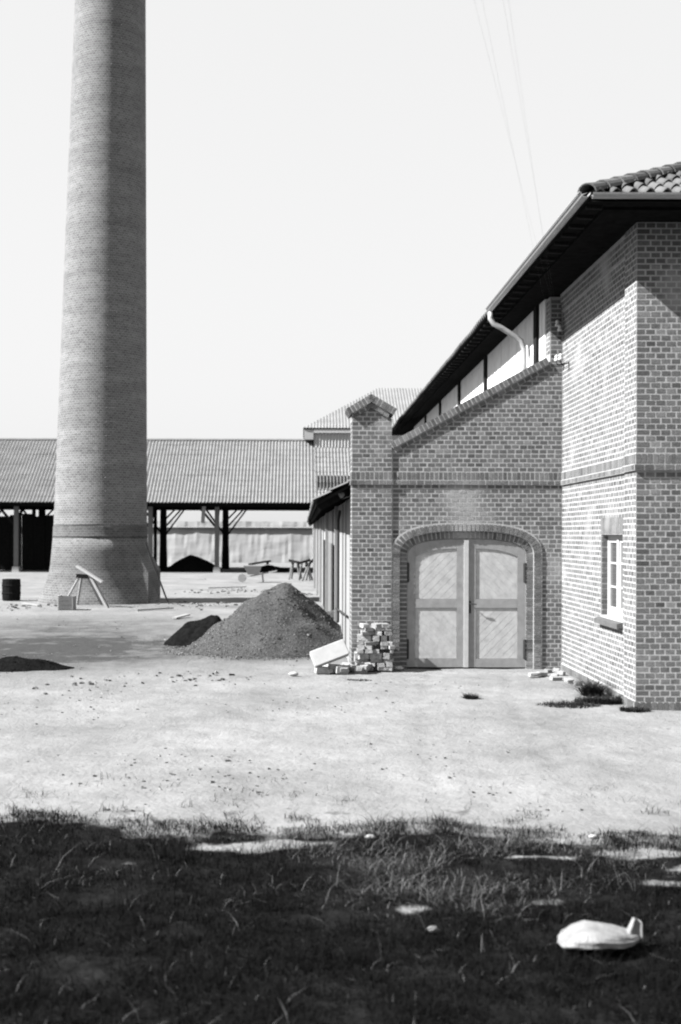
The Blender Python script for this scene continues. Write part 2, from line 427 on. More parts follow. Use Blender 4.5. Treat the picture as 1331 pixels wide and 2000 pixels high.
# string course
part('string_course', 'mortar', annex, lambda b: (b.span(PX1 - .005, FX1, YF - .022, YF, 3.105, 3.185), b.span(PX1 - .005, FX1, YF - .0095, YF, 3.186, 3.325),
     b.span(PX0 - .018, PX1 + .018, 19.048, 19.62, 3.105, 3.185), b.span(PX0 - .006, PX1 + .006, 19.0605, 19.62, 3.186, 3.325)))
w.row((PX1 + .03, YF - .025, 3.145), (FX1 - .004, YF - .025, 3.145), (0, -1, 0), .13, .064, pri=1.3)
w.row((PX1 + .02, YF - .012, 3.257), (FX1 - .004, YF - .012, 3.257), (0, -1, 0), .0765, .122, pri=1.6)
w.row((PX0 - .025, 19.045, 3.145), (PX1 + .025, 19.045, 3.145), (0, -1, 0), .13, .064, pri=1.3)
w.row((PX0 - .012, 19.058, 3.257), (PX1 + .012, 19.058, 3.257), (0, -1, 0), .0765, .122, pri=1.6)
w.row((PX0 - .025, 19.6, 3.145), (PX0 - .025, 19.05, 3.145), (-1, 0, 0), .13, .064)
w.row((PX0 - .012, 19.6, 3.257), (PX0 - .012, 19.07, 3.257), (-1, 0, 0), .0765, .122)
# pillar
part('pillar_core', 'mortar', annex, lambda b: b.prism([(PX0, -.3), (PX1, -.3), (PX1, 4.22), ((PX0 + PX1) / 2, 4.42), (PX0, 4.22)], 'y', 19.07, 19.62))
def pspans(z0, z1):
    if 3.10 <= (z0 + z1) / 2 < 3.325: return []
    k = max(0, (z1 - 4.25)) * 1.7
    return [(PX0 - .004 + k, PX1 + .004 - k)]
w.face((0, 19.07, 0), (1, 0, 0), (0, -1, 0), pspans, -.04, 3.105, pri=1.15); w.face((0, 19.07, 0), (1, 0, 0), (0, -1, 0), pspans, 3.33, 4.42, pri=1.15)
w.face((PX0, 19.62, 0), (0, -1, 0), (-1, 0, 0), lambda a, b: [] if 3.1 <= (a + b) / 2 < 3.325 else [(0, .55)], -.04, 4.2, pri=.4)
w.face((PX1, 19.07, 0), (0, 1, 0), (1, 0, 0), lambda a, b: [] if 3.1 <= (a + b) / 2 < 3.325 else [(0, .03 if a < 3.65 else .53)], -.04, 4.2, pri=.3)
# gabled cap of the pillar
pk = Vector(((PX0 + PX1) / 2 - .01, 0, 4.64)); capth = R(30.5)
def cap_row(w, sgn, off, h, y, pitch, L, pri, depth):
    d = Vector((sgn * math.cos(capth), 0, -math.sin(capth))); n = Vector((sgn * math.sin(capth), 0, math.cos(capth)))
    a = pk - n * off + d * (0 if sgn < 0 else 0); a.y = y
    if sgn > 0: a += d * .012
    b = a + d * L
    if sgn < 0: a, b = b, a
    w.row(a, b, (0, -1, 0), pitch, h, depth=depth, pri=pri)
for sgn in (-1, 1):
    cap_row(w, sgn, .061, .12, 19.01, .0765, .50, 1.5, .76)
    cap_row(w, sgn, .172, .064, 19.035, .125, .44, 1.2, .68)
def capcore(b):
    for sgn in (-1, 1):
        d = Vector((sgn * math.cos(capth), 0, -math.sin(capth))); n = Vector((sgn * math.sin(capth), 0, math.cos(capth)))
        c = pk - n * .062 + d * .245; c.y = 19.389; b.box(c, (.485, .752, .112), Matrix((d, Vector((0, 1, 0)), n)).transposed())
        c = pk - n * .158 + d * .215; c.y = 19.378; b.box(c, (.42, .68, .078), Matrix((d, Vector((0, 1, 0)), n)).transposed())
part('cap_mortar', 'mortar', annex, capcore)
# sloping coping
cu = Vector((math.cos(TH), 0, math.sin(TH))); cn = Vector((-math.sin(TH), 0, math.cos(TH)))
c0 = Vector((1.52, 0, coplow(1.52))); c1 = Vector((4.165, 0, coplow(4.165)))
def at_y(v, y): v = Vector(v); v.y = y; return v
w.row(at_y(c0 + cn * .072, YF - .04), at_y(c1 + cn * .072, YF - .04), (0, -1, 0), .0765, .12, depth=.36, pri=1.5)
w.row(at_y(c0 - cn * .036, YF - .02), at_y(c1 - cn * .036, YF - .02), (0, -1, 0), .128, .062, depth=.3, pri=1.2)
part('coping_mortar', 'mortar', annex, lambda b: (b.box(at_y((c0 + c1) / 2 + cn * .071, YF + .132), ((c1 - c0).length, .336, .112), Matrix((cu, Vector((0, 1, 0)), cn)).transposed()),
     b.box(at_y((c0 + c1) / 2 - cn * .028, YF + .132), ((c1 - c0).length, .296, .085), Matrix((cu, Vector((0, 1, 0)), cn)).transposed())))
# arch rings and jambs
def ring_core(b, t0, t1, y0, y1):
    o, i = arch_pts(t0), arch_pts(t1)
    P = [(ACX - AA + t0, -.3)] + o + [(ACX + AA - t0, -.3)]; Q = [(ACX - AA + t1, -.3)] + i + [(ACX + AA - t1, -.3)]
    n = len(P); v = []
    for (p, q) in zip(P, Q): v += [(p[0], y0, p[1]), (q[0], y0, q[1]), (q[0], y1, q[1]), (p[0], y1, p[1])]
    f = []
    for k in range(n - 1):
        for j in range(4): f.append((k * 4 + j, k * 4 + (j + 1) % 4, k * 4 + 4 + (j + 1) % 4, k * 4 + 4 + j))
    b.add(v, f)
RP = .0175
part('arch_mortar', 'mortar', annex, lambda b: (ring_core(b, -.02, .126, YF - RP, YF + .29), ring_core(b, .128, .252, YF + .026, YF + .28)))
def ring_bricks(t0, t1, yfront, depth, pri):
    tm = (t0 + t1) / 2; pts = [Vector((p[0], 0, p[1])) for p in arch_pts(tm, 400)]
    L = [0]
    for a, b in zip(pts, pts[1:]): L.append(L[-1] + (b - a).length)
    n = round(L[-1] / .0735); p = L[-1] / n; j = 0
    for i in range(n):
        s_ = p * (i + .5)
        while L[j + 1] < s_: j += 1
        f = (s_ - L[j]) / max(1e-6, L[j + 1] - L[j]); q = pts[j].lerp(pts[j + 1], f)
        tg = (pts[min(j + 3, 400)] - pts[max(j - 2, 0)]).normalized(); up = Vector((-tg.z, 0, tg.x))
        w.put((q.x, yfront + depth / 2 + random.uniform(-.003, .003), q.z), (p - .021, depth, t1 - t0 - .006), Matrix((tg, Vector((0, 1, 0)), up)).transposed(), pri)
    for sg in (-1, 1):
        z = -.04
        while z < ASZ - .03:
            x = ACX + sg * (AA - tm)
            w.put((x, yfront + depth / 2 + random.uniform(-.003, .003), z + .0385), (t1 - t0 - .006, depth, .055), None, pri)
            z += .077
ring_bricks(.002, .126, YF - RP - .008, .13, 1.5)
ring_bricks(.130, .252, YF + .02, .12, 1.4)
w.face((4.17, YF + .3, 0), (0, -1, 0), (-1, 0, 0), lambda a, b: [(0, .3)], 5.33, 6.28, pri=.5)
w.emit(annex, 300)

# gate leaves
DY = YF + .038
HW, GB = AA - .256, .012
def door_top(x, inset=0.0):
    r = min(1, abs(x - ACX) / (HW - inset)); return ASZ + (AB - .256 - inset) * (1 - r ** AN) ** (1 / AN)
gate = empty('gate_door', (ACX, DY, 0), 'pale double-leaf wooden gate with diagonal boarding under the brick arch', 'gate')
def strip_top(b, x0, x1, zf0, zf1, y0, y1, n=10):
    """vertical-sided piece whose lower and upper edges follow functions"""
    xs = [x0 + (x1 - x0) * i / n for i in range(n + 1)]
    b.prism([(x, zf0(x)) for x in xs] + [(x, zf1(x)) for x in reversed(xs)], 'y', y0, y1)
def clip_poly(poly, a, b_, c):
    """keep a*x+b*z<=c"""
    out = []
    for i in range(len(poly)):
        p, q = poly[i], poly[(i + 1) % len(poly)]; fp = a * p[0] + b_ * p[1] - c; fq = a * q[0] + b_ * q[1] - c
        if fp <= 0: out.append(p)
        if fp * fq < 0: t = fp / (fp - fq); out.append((p[0] + (q[0] - p[0]) * t, p[1] + (q[1] - p[1]) * t))
    return out
for side in (-1, 1):
    xo = ACX + side * HW; xi = ACX + side * .012
    leaf = part('leaf', 'door_paint', gate, lambda b: strip_top(b, min(xo, xi), max(xo, xi), lambda x: GB, lambda x: door_top(x) - .004, DY + .028, DY + .05, 24))
    so = xo - side * .135; si = ACX + side * (.035 + .125)
    part('stile', 'door_paint', leaf, lambda b: strip_top(b, min(xo, so), max(xo, so), lambda x: GB, lambda x: door_top(x) - .003, DY, DY + .027, 14))
    part('stile', 'door_paint', leaf, lambda b: strip_top(b, min(xi, si), max(xi, si), lambda x: GB, lambda x: door_top(x) - .003, DY, DY + .027, 4))
    xa, xb = min(so, si) + .002, max(so, si) - .002
    def ptop(x): return door_top(x) - .165 - .06 * (abs(x - ACX) / HW) ** 3
    part('top_rail', 'door_paint', leaf, lambda b: strip_top(b, xa, xb, ptop, lambda x: door_top(x) - .003, DY + .001, DY + .027, 16))
    part('middle_rail', 'door_paint', leaf, lambda b: b.span(xa, xb, DY + .001, DY + .027, 1.02, 1.17))
    part('bottom_rail', 'door_paint', leaf, lambda b: b.span(xa, xb, DY + .001, DY + .027, GB, .16))
    for pz0, pz1, sl in ((.163, 1.017, side), (1.173, None, -side)):
        # boards lapped like weatherboarding; sl=+1 rises to the right
        topf = (lambda x: pz1) if pz1 else (lambda x: ptop(x) - .003)
        xs = [xa + (xb - xa) * i / 12 for i in range(13)]
        poly = [(xa + .002, pz0), (xb - .002, pz0)] + [(min(max(x, xa + .002), xb - .002), topf(x)) for x in reversed(xs)]
        d = Vector((1, sl)).normalized(); n = Vector((-d.y, d.x))      # n . p = board index direction
        if n.y < 0: n = -n
        ks = [n.x * p[0] + n.y * p[1] for p in poly]; k0, k1 = min(ks), max(ks); bw = .105; k = k0
        while k < k1 - .01:
            pl = clip_poly(clip_poly(poly, n.x, n.y, k + bw - .002), -n.x, -n.y, -k)
            if len(pl) >= 3:
                # face tilts a little: lower edge proud on one family, upper edge proud on the other
                b = MB(); m_ = len(pl); tilt = .0004
                def yy(p):
                    f = ((n.x * p[0] + n.y * p[1]) - k) / bw
                    return DY + .016 + tilt * (f - .5) * (2 if sl > 0 else -1) * 1.0
                vf = [(p[0], yy(p), p[1]) for p in pl]; vb = [(p[0], DY + .0275, p[1]) for p in pl]
                b.add(vf + vb, [tuple(range(m_)), tuple(range(2 * m_ - 1, m_ - 1, -1))] + [(i, i + m_, (i + 1) % m_ + m_, (i + 1) % m_) for i in range(m_)])
                b.build('board', 'door_board', leaf, tuple(wloc(leaf)))
            k += bw
    for hz in (.32, 1.62):
        part('hinge', 'iron', leaf, lambda b: (b.span(min(xo, xo - side * .03) - .004, max(xo, xo - side * .03) + .004, DY - .012, DY - .001, hz - .16, hz + .16), b.tube([(xo - side * .01, DY - .014, hz - .17), (xo - side * .01, DY - .014, hz + .17)], .012)))
part('cover_strip', 'white_paint', gate, lambda b: b.span(ACX - .042, ACX + .036, DY - .024, DY - .001, GB, door_top(ACX) - .02))
lk = part('lock_plate', 'iron', gate, lambda b: b.span(ACX + .045, ACX + .08, DY - .008, DY - .001, .93, 1.14))
part('handle', 'iron', lk, lambda b: b.tube([(ACX + .062, DY - .008, 1.09), (ACX + .062, DY - .05, 1.09), (ACX + .08, DY - .055, 1.09), (ACX + .17, DY - .055, 1.085)], .009))

# lean-to body behind the facade: roof, boarded left wall
EXN, EZN, YB = .19, 2.86, 54.0
def lroof(b):
    # one slab under the wavy tiles
    b.prism([(EXN + .03, EZN - .05), (4.38, EZN + (4.38 - EXN) * SL - .05), (4.38, EZN + (4.38 - EXN) * SL - .10), (EXN + .03, EZN - .10)], 'y', YF + .32, YB)
part('roof_boarding', 'black_or_shaded_wood', annex, lroof)  # black colour carries the shade under the overhang
def wavy(b, origin, along, up, L, H, pitch, amp, rows, step, samples=6, thick=.02, tone=None):
    """tile covering: waves run along `along`, rows climb along `up`; every row laps over the one below"""
    origin, along, up = Vector(origin), Vector(along).normalized(), Vector(up).normalized(); nrm = along.cross(up).normalized()
    if nrm.z < 0: nrm = -nrm
    ncol = max(1, round(L / pitch)); m = ncol * samples; rh = H / rows
    for r in range(rows):
        tn = random.uniform(.3, .7); base = len(b.v)
        for k in range(m + 1):
            ph = (k % samples) / samples; x = L * k / m
            wv = amp * math.sin(2 * math.pi * ph) + amp * .35 * math.sin(4 * math.pi * ph)
            jit = .006 * N(x * 3.1, r * 5.0) + .022 * N(x * .7, r * 1.3, 40)
            p = origin + along * x + up * (r * rh)
            b.v.append(tuple(p + nrm * (wv + step + jit - thick) - up * (.02)))
            b.v.append(tuple(p + nrm * (wv + step + jit) - up * (.02)))
            b.v.append(tuple(p + up * (rh) + nrm * (wv)))
        for k in range(m):
            a = base + k * 3; c = a + 3
            t_ = min(1, max(0, tn + .25 * N((k // samples) * 1.7, r * 2.3, 4)))
            b.f += [(a, c, c + 1, a + 1), (a + 1, c + 1, c + 2, a + 2)]; b.t += [t_, t_]
o = part('tile_covering', 'tile', annex, lambda b: wavy(b, (EXN, YF + .30, EZN - .02), (0, 1, 0), (1, 0, SL), YB - YF - .3, 4.19 / math.cos(TH), .205, .022, 14, .028, 5)); o['kind'] = 'stuff'
for i in range(24):
    y = 19.7 + i * 1.42
    part('rafter', 'black_or_shaded_wood', annex, lambda b: b.bar((EXN + .06, y, EZN - .14), (2.2, y, EZN - .14 + (2.2 - EXN - .06) * SL), .09, .13), loc=(EXN, y, EZN))
part('wall_plate', 'pale_wood', annex, lambda b: b.tube([(.62, 19.66, 2.93), (.66, 19.7, 2.95), (.80, 19.9, 3.0), (1.0, 20.3, 3.02)], [.05, .075, .08, .08], 10))
# left wall: X drifts from .80 (near) to .50 (far end)
def lwx(y): return .80 - .30 * (y - 19.6) / (YB - 19.6)
def board_wall():
    y = 19.64; i = 0
    part('side_wall', 'mortar', annex, lambda b: b.add([(lwx(19.64) + .03, 19.64, -.2), (lwx(YB) + .03, YB, -.2), (lwx(YB) + .03, YB, 2.9), (lwx(19.64) + .03, 19.64, 2.9),
         (lwx(19.64) + .1, 19.64, -.2), (lwx(YB) + .1, YB, -.2), (lwx(YB) + .1, YB, 2.9), (lwx(19.64) + .1, 19.64, 2.9)],
         [(0, 1, 2, 3), (4, 7, 6, 5), (0, 4, 5, 1), (1, 5, 6, 2), (2, 6, 7, 3), (3, 7, 4, 0)]))
    while y < YB - .3:
        wd = random.choice((.55, .75, .9, 1.2)) * (1 + (y - 19) / 40); y1 = min(y + wd, YB)
        top = 2.86
        inset = random.choice((0, .0, .015, .03)); tn = random.uniform(.45, 1)
        if 26.3 < y < 30.5: tn = .15
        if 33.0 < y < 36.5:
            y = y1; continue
        part('board', 'plaster_board', annex, lambda b: b.add(
            [(lwx(y) - .02 + inset, y + .012, -.1), (lwx(y1) - .02 + inset, y1 - .012, -.1), (lwx(y1) - .02 + inset, y1 - .012, top), (lwx(y) - .02 + inset, y + .012, top),
             (lwx(y) + .028, y + .012, -.1), (lwx(y1) + .028, y1 - .012, -.1), (lwx(y1) + .028, y1 - .012, top), (lwx(y) + .028, y + .012, top)],
            [(0, 1, 2, 3), (4, 7, 6, 5), (0, 4, 5, 1), (1, 5, 6, 2), (2, 6, 7, 3), (3, 7, 4, 0)], tn), loc=(lwx(y), y, 0))
        y = y1
board_wall()
part('door_or_opening', 'shed_wood', annex, lambda b: b.span(lwx(29) - .06, lwx(29) - .025, 26.8, 30.0, .02, 2.05), loc=(lwx(29), 28.4, 0))
part('door_or_opening', 'dark_wood', annex, lambda b: b.span(lwx(35) - .03, lwx(35) + .005, 33.4, 36.2, .02, 2.1), loc=(lwx(35), 34.8, 0))  # dark panel paints the shade of an open doorway
for yp in (23.9, 31.0, 37.6, 42.5, 48.0):
    part('post', 'pale_wood', annex, lambda b: b.span(lwx(yp) - .1, lwx(yp) - .025, yp - .09, yp + .09, -.1, 2.86), loc=(lwx(yp), yp, 0))
dp = part('downpipe', 'iron', annex, lambda b: b.tube([(.735, 22.6, 2.75), (.70, 22.6, 2.55), (.70, 22.6, .5)], .028))
part('bracket', 'iron', dp, lambda b: b.tube([(.66, 22.6, .78), (.72, 21.2, .80), (.775, 19.9, .815)], .022))

# ================================================================== MAIN BRICK BUILDING (near block + long hall behind the gate)
XP, XN, YN = 4.33, 4.385, 14.67
XC = 4.15            # clerestory plane of the hall behind the gate
hall = empty('brick_hall', (XP, YN, 0), 'tall brick hall with overhanging tiled hip roof, white gutter and small side window', 'building')
EX, EY, EZ = 3.51, 13.87, 6.47
WY0, WY1, WZ0, WZ1 = 15.46, 16.60, 1.09, 2.27
def side_core(b):
    b.span(XN, XN + .3, WY1, 19.09, -.3, 6.34); b.span(XN, XN + .3, 15.2, WY0, -.3, 6.34)
    b.span(XN, XN + .3, WY0, WY1, -.3, WZ0); b.span(XN, XN + .3, WY0, WY1, WZ1, 6.34)
part('side_wall', 'mortar', hall, side_core)
part('corner_pier', 'mortar', hall, lambda b: b.span(XP, XN + .28, YN, 15.199, -.3, 6.34))
part('front_wall', 'mortar', hall, lambda b: b.span(XN + .281, 13.2, YN, YN + .3, -.3, 6.34))
part('far_wall', 'mortar', hall, lambda b: (b.span(12.9, 13.19, YN + .31, 46, -.3, 6.34), b.span(XN + .3, 12.89, 45.7, 46, -.3, 6.34)))
w = Wall()
w.face((0, YN, 0), (1, 0, 0), (0, -1, 0), lambda a, b: [] if 3.1 <= (a + b) / 2 < 3.325 else [(XP - .004, 7.2)], .085, 3.1, pri=2.2)
w.face((0, YN, 0), (1, 0, 0), (0, -1, 0), lambda a, b: [(XP - .004, 7.2)], 3.33, 6.32, pri=2.2)
for i, bb in enumerate(w.b):       # the ones out of frame weigh less
    if bb[0].x > 5.0 or bb[0].z > 5.4: w.b[i] = bb[:4] + (bb[4] * .1,)
w.face((XP, 15.199, 0), (0, -1, 0), (-1, 0, 0), lambda a, b: [] if 3.1 <= (a + b) / 2 < 3.325 else [(0, 15.199 - YN + .004)], .10, 6.32, pri=.5)
def sspans(a, b):
    z = (a + b) / 2; U = lambda y: 19.09 - y
    if 3.1 <= z < 3.325: return []
    if WZ0 - .09 < z < WZ1 + .24: return [(0, U(WY1)), (U(WY0), U(15.2))]
    return [(0, U(15.2))]
w.face((XN, 19.09, 0), (0, -1, 0), (-1, 0, 0), sspans, .10, 6.05, pri=.45)
w.face((XN - .0245, 19.09, 0), (0, -1, 0), (-1, 0, 0), lambda a, b: [(0, 3.89)], 6.05, 6.2, pri=.2)
w.face((XN - .0445, 19.09, 0), (0, -1, 0), (-1, 0, 0), lambda a, b: [(0, 3.89)], 6.2, 6.33, pri=.2)
part('corbel', 'mortar', hall, lambda b: (b.span(XN - .024, XN - .001, 15.201, 19.09, 6.05, 6.199), b.span(XN - .044, XN - .001, 15.201, 19.09, 6.2, 6.335)))
# window surround: lintel, reveal
w.row((XN - .004, WY1 + .02, 2.395), (XN - .004, WY0 - .02, 2.395), (-1, 0, 0), .0765, .235, pri=.8, depth=.12)
w.face((0, WY1 + .001, 0), (1, 0, 0), (0, -1, 0), lambda a, b: [(XN + .005, XN + .12)], WZ0, WZ1, pitch=.2, proud=.006, pri=1.0)
# string course + plinth
def sc(b):
    b.span(XP - .03, 13.2, YN - .034, YN - .0005, 3.105, 3.185); b.span(XP - .012, 13.2, YN - .016, YN - .0005, 3.186, 3.325)
    b.span(XP - .034, XP - .0005, YN, 15.2, 3.105, 3.185); b.span(XP - .016, XP - .0005, YN, 15.2, 3.186, 3.325)
    b.span(XN - .034, XN - .0005, 15.201, 19.06, 3.105, 3.185); b.span(XN - .016, XN - .0005, 15.201, 19.08, 3.186, 3.325)
part('string_course', 'mortar', hall, sc)
w.row((XP - .035, YN - .038, 3.145), (7.2, YN - .038, 3.145), (0, -1, 0), .13, .064, pri=1.6)
w.row((XP - .015, YN - .02, 3.257), (7.2, YN - .02, 3.257), (0, -1, 0), .0765, .122, pri=1.6)
w.row((XP - .038, 15.2, 3.145), (XP - .038, YN - .03, 3.145), (-1, 0, 0), .13, .064)
w.row((XP - .02, 15.2, 3.257), (XP - .02, YN - .015, 3.257), (-1, 0, 0), .0765, .122)
w.row((XN - .038, 19.05, 3.145), (XN - .038, 15.2, 3.145), (-1, 0, 0), .13, .064)
w.row((XN - .02, 19.07, 3.257), (XN - .02, 15.2, 3.257), (-1, 0, 0), .0765, .122)
part('plinth', 'mortar', hall, lambda b: (b.span(XP - .035, XP - .0005, YN - .035, 15.2, -.3, .088), b.span(XN - .035, XN - .0005, 15.201, 19.0, -.3, .10), b.span(XP, 13.2, YN - .03, YN - .0005, -.3, .082)))
w.row((XP - .03, YN - .038, .03), (7.2, YN - .038, .03), (0, -1, 0), .0765, .12, pri=1.5)
w.row((XN - .040, 18.98, .03), (XN - .040, 15.21, .03), (-1, 0, 0), .13, .12, pri=.3)
w.row((XP - .040, 15.2, .03), (XP - .040, YN - .03, .03), (-1, 0, 0), .13, .12, pri=.3)
w.emit(hall, 300)
# window
wx = XN + .10
win = part('window', 'white_paint', hall, lambda b: (b.span(wx, wx + .06, WY0, WY0 + .06, WZ0, WZ1), b.span(wx, wx + .06, WY1 - .06, WY1, WZ0, WZ1),
    b.span(wx, wx + .06, WY0 + .06, WY1 - .06, WZ1 - .07, WZ1), b.span(wx, wx + .06, WY0 + .06, WY1 - .06, WZ0, WZ0 + .08), b.span(wx - .012, wx + .06, 15.985, 16.075, WZ0 + .08, WZ1 - .07)))
for (a, b_) in ((WY0 + .06, 15.985), (16.075, WY1 - .06)):
    def sash(b):
        za, zb = WZ0 + .08, WZ1 - .07
        b.span(wx + .008, wx + .045, a + .001, a + .045, za, zb); b.span(wx + .008, wx + .045, b_ - .045, b_ - .001, za, zb)
        b.span(wx + .008, wx + .045, a + .045, b_ - .045, za, za + .05); b.span(wx + .008, wx + .045, a + .045, b_ - .045, zb - .045, zb)
        for k in (1, 2): z = za + (zb - za) * k / 3; b.span(wx + .012, wx + .04, a + .045, b_ - .045, z - .013, z + .013)
    part('sash', 'white_paint', win, sash)
    for k in range(3):
        za = WZ0 + .08 + (WZ1 - WZ0 - .15) * k / 3; zb = za + (WZ1 - WZ0 - .15) / 3
        part('pane', 'glass', win, lambda b: b.span(wx + .028, wx + .031, a + .04, b_ - .04, za + .01, zb - .01))
part('sill', 'tile', win, lambda b: b.prism([(XN + .12, WZ0 - .002), (XN - .075, WZ0 - .045), (XN - .075, WZ0 - .115), (XN + .12, WZ0 - .10)], 'y', WY0 - .03, WY1 + .05) if False else
     b.add([(XN + .12, y, z) if False else (x, y, z) for y in (WY0 - .02, WY1 + .04) for (x, z) in ((XN + .12, WZ0 - .003), (XN - .085, WZ0 - .05), (XN - .085, WZ0 - .12), (XN + .12, WZ0 - .085))],
           [(0, 1, 2, 3), (7, 6, 5, 4), (0, 4, 5, 1), (1, 5, 6, 2), (2, 6, 7, 3), (3, 7, 4, 0)]))
part('interior', 'black_or_shaded_wood', win, lambda b: b.span(XN + .28, XN + .29, WY0, WY1, WZ0, WZ1))
# clerestory behind the gate facade
part('hall_wall', 'mortar', hall, lambda b: b.span(XC + .051, XN + .3, 19.41, 45.69, -.3, 6.33))
posts = [19.6, 20.08, 25.67, 30.0, 34.2, 38.3, 42.6]
for yp in posts[1:]:
    part('post', 'dark_wood', hall, lambda b: b.span(XC - .04, XC + .05, yp - .12, yp + .12, 4.5, 6.36), loc=(XC, yp, 4.5))
prev = 19.42
for yp in posts[1:]:
    a, e = prev + .01, yp - .14; n = max(2, round((e - a) / .95))
    for k in range(n):
        y0, y1 = a + (e - a) * k / n, a + (e - a) * (k + 1) / n
        part('panel', 'panel_white', hall, lambda b: b.span(XC + .01, XC + .05, y0 + .018, y1 - .018, 4.5, 6.36), loc=(XC, (y0 + y1) / 2, 4.5))
    prev = yp + .14
# roof
PT = math.tan(R(26)); RX = 8.765; RZ = EZ + (RX - EX) * PT; RYN = EY + (RX - EX)
roof = part('roof', 'black_or_shaded_wood', hall, lambda b: b.add(
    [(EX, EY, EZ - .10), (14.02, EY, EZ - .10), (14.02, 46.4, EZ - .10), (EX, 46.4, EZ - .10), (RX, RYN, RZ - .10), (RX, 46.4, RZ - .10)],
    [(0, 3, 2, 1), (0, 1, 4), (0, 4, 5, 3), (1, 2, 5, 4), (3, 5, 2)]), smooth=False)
part('soffit', 'black_or_shaded_wood', hall, lambda b: (b.span(EX + .24, XN - .05, EY + .24, 46, EZ - .135, EZ - .102), b.span(XN - .049, 13.9, EY + .24, YN - .05, EZ - .135, EZ - .102)))  # eave shade is put into the black colour
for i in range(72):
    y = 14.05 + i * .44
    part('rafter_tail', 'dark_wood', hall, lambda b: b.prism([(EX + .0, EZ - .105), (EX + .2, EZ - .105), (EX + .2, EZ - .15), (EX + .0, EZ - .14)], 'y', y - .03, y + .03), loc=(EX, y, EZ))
o = part('tile_covering', 'tile', roof, lambda b: wavy(b, (EX - .05, RYN - 2.2, EZ - .03 - .05 * PT), (0, 1, 0), (1, 0, PT), 46.3 - RYN + 2.2, (RX - EX) / math.cos(R(26)), .205, .026, 18, .035, 6)); o['kind'] = 'stuff'
# near end of the west slope up to the hip, row by row
def west_hip(b):
    rows = 18; H = (RX - EX) / math.cos(R(26)); rh = H / rows
    for r in range(rows):
        s0 = EY + (r + .2) * rh * math.cos(R(26)); L = RYN - 2.2 - s0
        if L < .2: continue
        wavy(b, (EX - .05 + r * rh * math.cos(R(26)), s0, EZ - .03 - .05 * PT + r * rh * math.sin(R(26))), (0, 1, 0), (1, 0, PT), L, rh, .205, .026, 1, .035, 6)
o = part('tile_covering', 'tile', roof, west_hip); o['kind'] = 'stuff'
# single pantiles on the front slope
def pantile_mesh(tone):
    b = MB(); n = 8; Wd, Ln, th = .225, .40, .016; prof = []
    for k in range(n + 1):
        u = k / n; x = (u - .5) * Wd; z = .046 * math.sin(2 * math.pi * (u * 1.02 - .02)) ; prof.append((x, z))
    rr = []
    for (y, dz) in ((0, .034), (Ln, 0)):
        rr.append([(x, y, z + dz) for x, z in prof] + [(x, y, z + dz - th) for x, z in reversed(prof)])
    b.rings(rr, True, True, tone)
    me = bpy.data.meshes.new('tile'); me.from_pydata(b.v, [], b.f); tones_to(me, b.t); me.materials.append(MAT['tile'])
    me.polygons.foreach_set('use_smooth', [i < 8 or False for i in range(len(me.polygons))]); return me
tms = [pantile_mesh(t) for t in (.25, .45, .6, .8)]
trot = Matrix.Rotation(R(26), 3, 'X')
nt_ = 0
for r in range(8):
    for c in range(26):
        x = EX + .17 + c * .205; s_ = r * .335; y = EY - .06 + s_ * math.cos(R(26)); z = EZ - .02 - .06 * PT + s_ * math.sin(R(26)) + .02
        if x < EX + (y - EY) + .16 or x > 8.9: continue
        link('tile', random.choice(tms), roof, (x, y, z + random.uniform(-.004, .004)), trot @ Matrix.Rotation(random.uniform(-.012, .012), 3, 'Z')); nt_ += 1
def front_rest(b):
    b.add([(EX + 2.5, EY + 2.2, EZ + 2.2 * PT + .0), (14.02 - 2.5, EY + 2.2, EZ + 2.2 * PT + .0), (RX, RYN, RZ + .0), (8.95, EY - .03, EZ - .01), (14.0, EY - .03, EZ - .01), (8.95, EY + 2.2, EZ + 2.2 * PT), ],
          [(0, 1, 2), (3, 4, 1, 5)])
part('tile_covering', 'far_tile', roof, front_rest)['kind'] = 'stuff'
# hip tiles
hd = Vector((1, 1, PT)).normalized(); hs = Vector((1, -1, 0)).normalized(); hn = hs.cross(hd).normalized()
if hn.z < 0: hn = -hn
def hip_mesh(tone):
    b = MB(); rr = []; n = 8
    for (d, r_) in ((-.03, .135), (.38, .105)):
        o_ = [( (r_) * math.cos(math.pi * k / n), d, r_ * .9 * math.sin(math.pi * k / n)) for k in range(n + 1)]
        i_ = [((r_ - .018) * math.cos(math.pi * k / n), d, (r_ - .018) * .9 * math.sin(math.pi * k / n)) for k in range(n, -1, -1)]
        rr.append(o_ + i_)
    b.rings(rr, True, True, tone)
    me = bpy.data.meshes.new('hip_tile'); me.from_pydata(b.v, [], b.f); tones_to(me, b.t); me.materials.append(MAT['tile']); return me
hms = [hip_mesh(t) for t in (.35, .6, .85)]
hrot = Matrix((hs, hd, hn)).transposed()
for i in range(17):
    p = Vector((EX - .02, EY - .02, EZ + .0)) + hd * (i * .36) + hn * .0
    link('hip_tile', hms[i % 3], roof, p, hrot @ Matrix.Rotation(random.uniform(-.02, .02), 3, 'Z'))
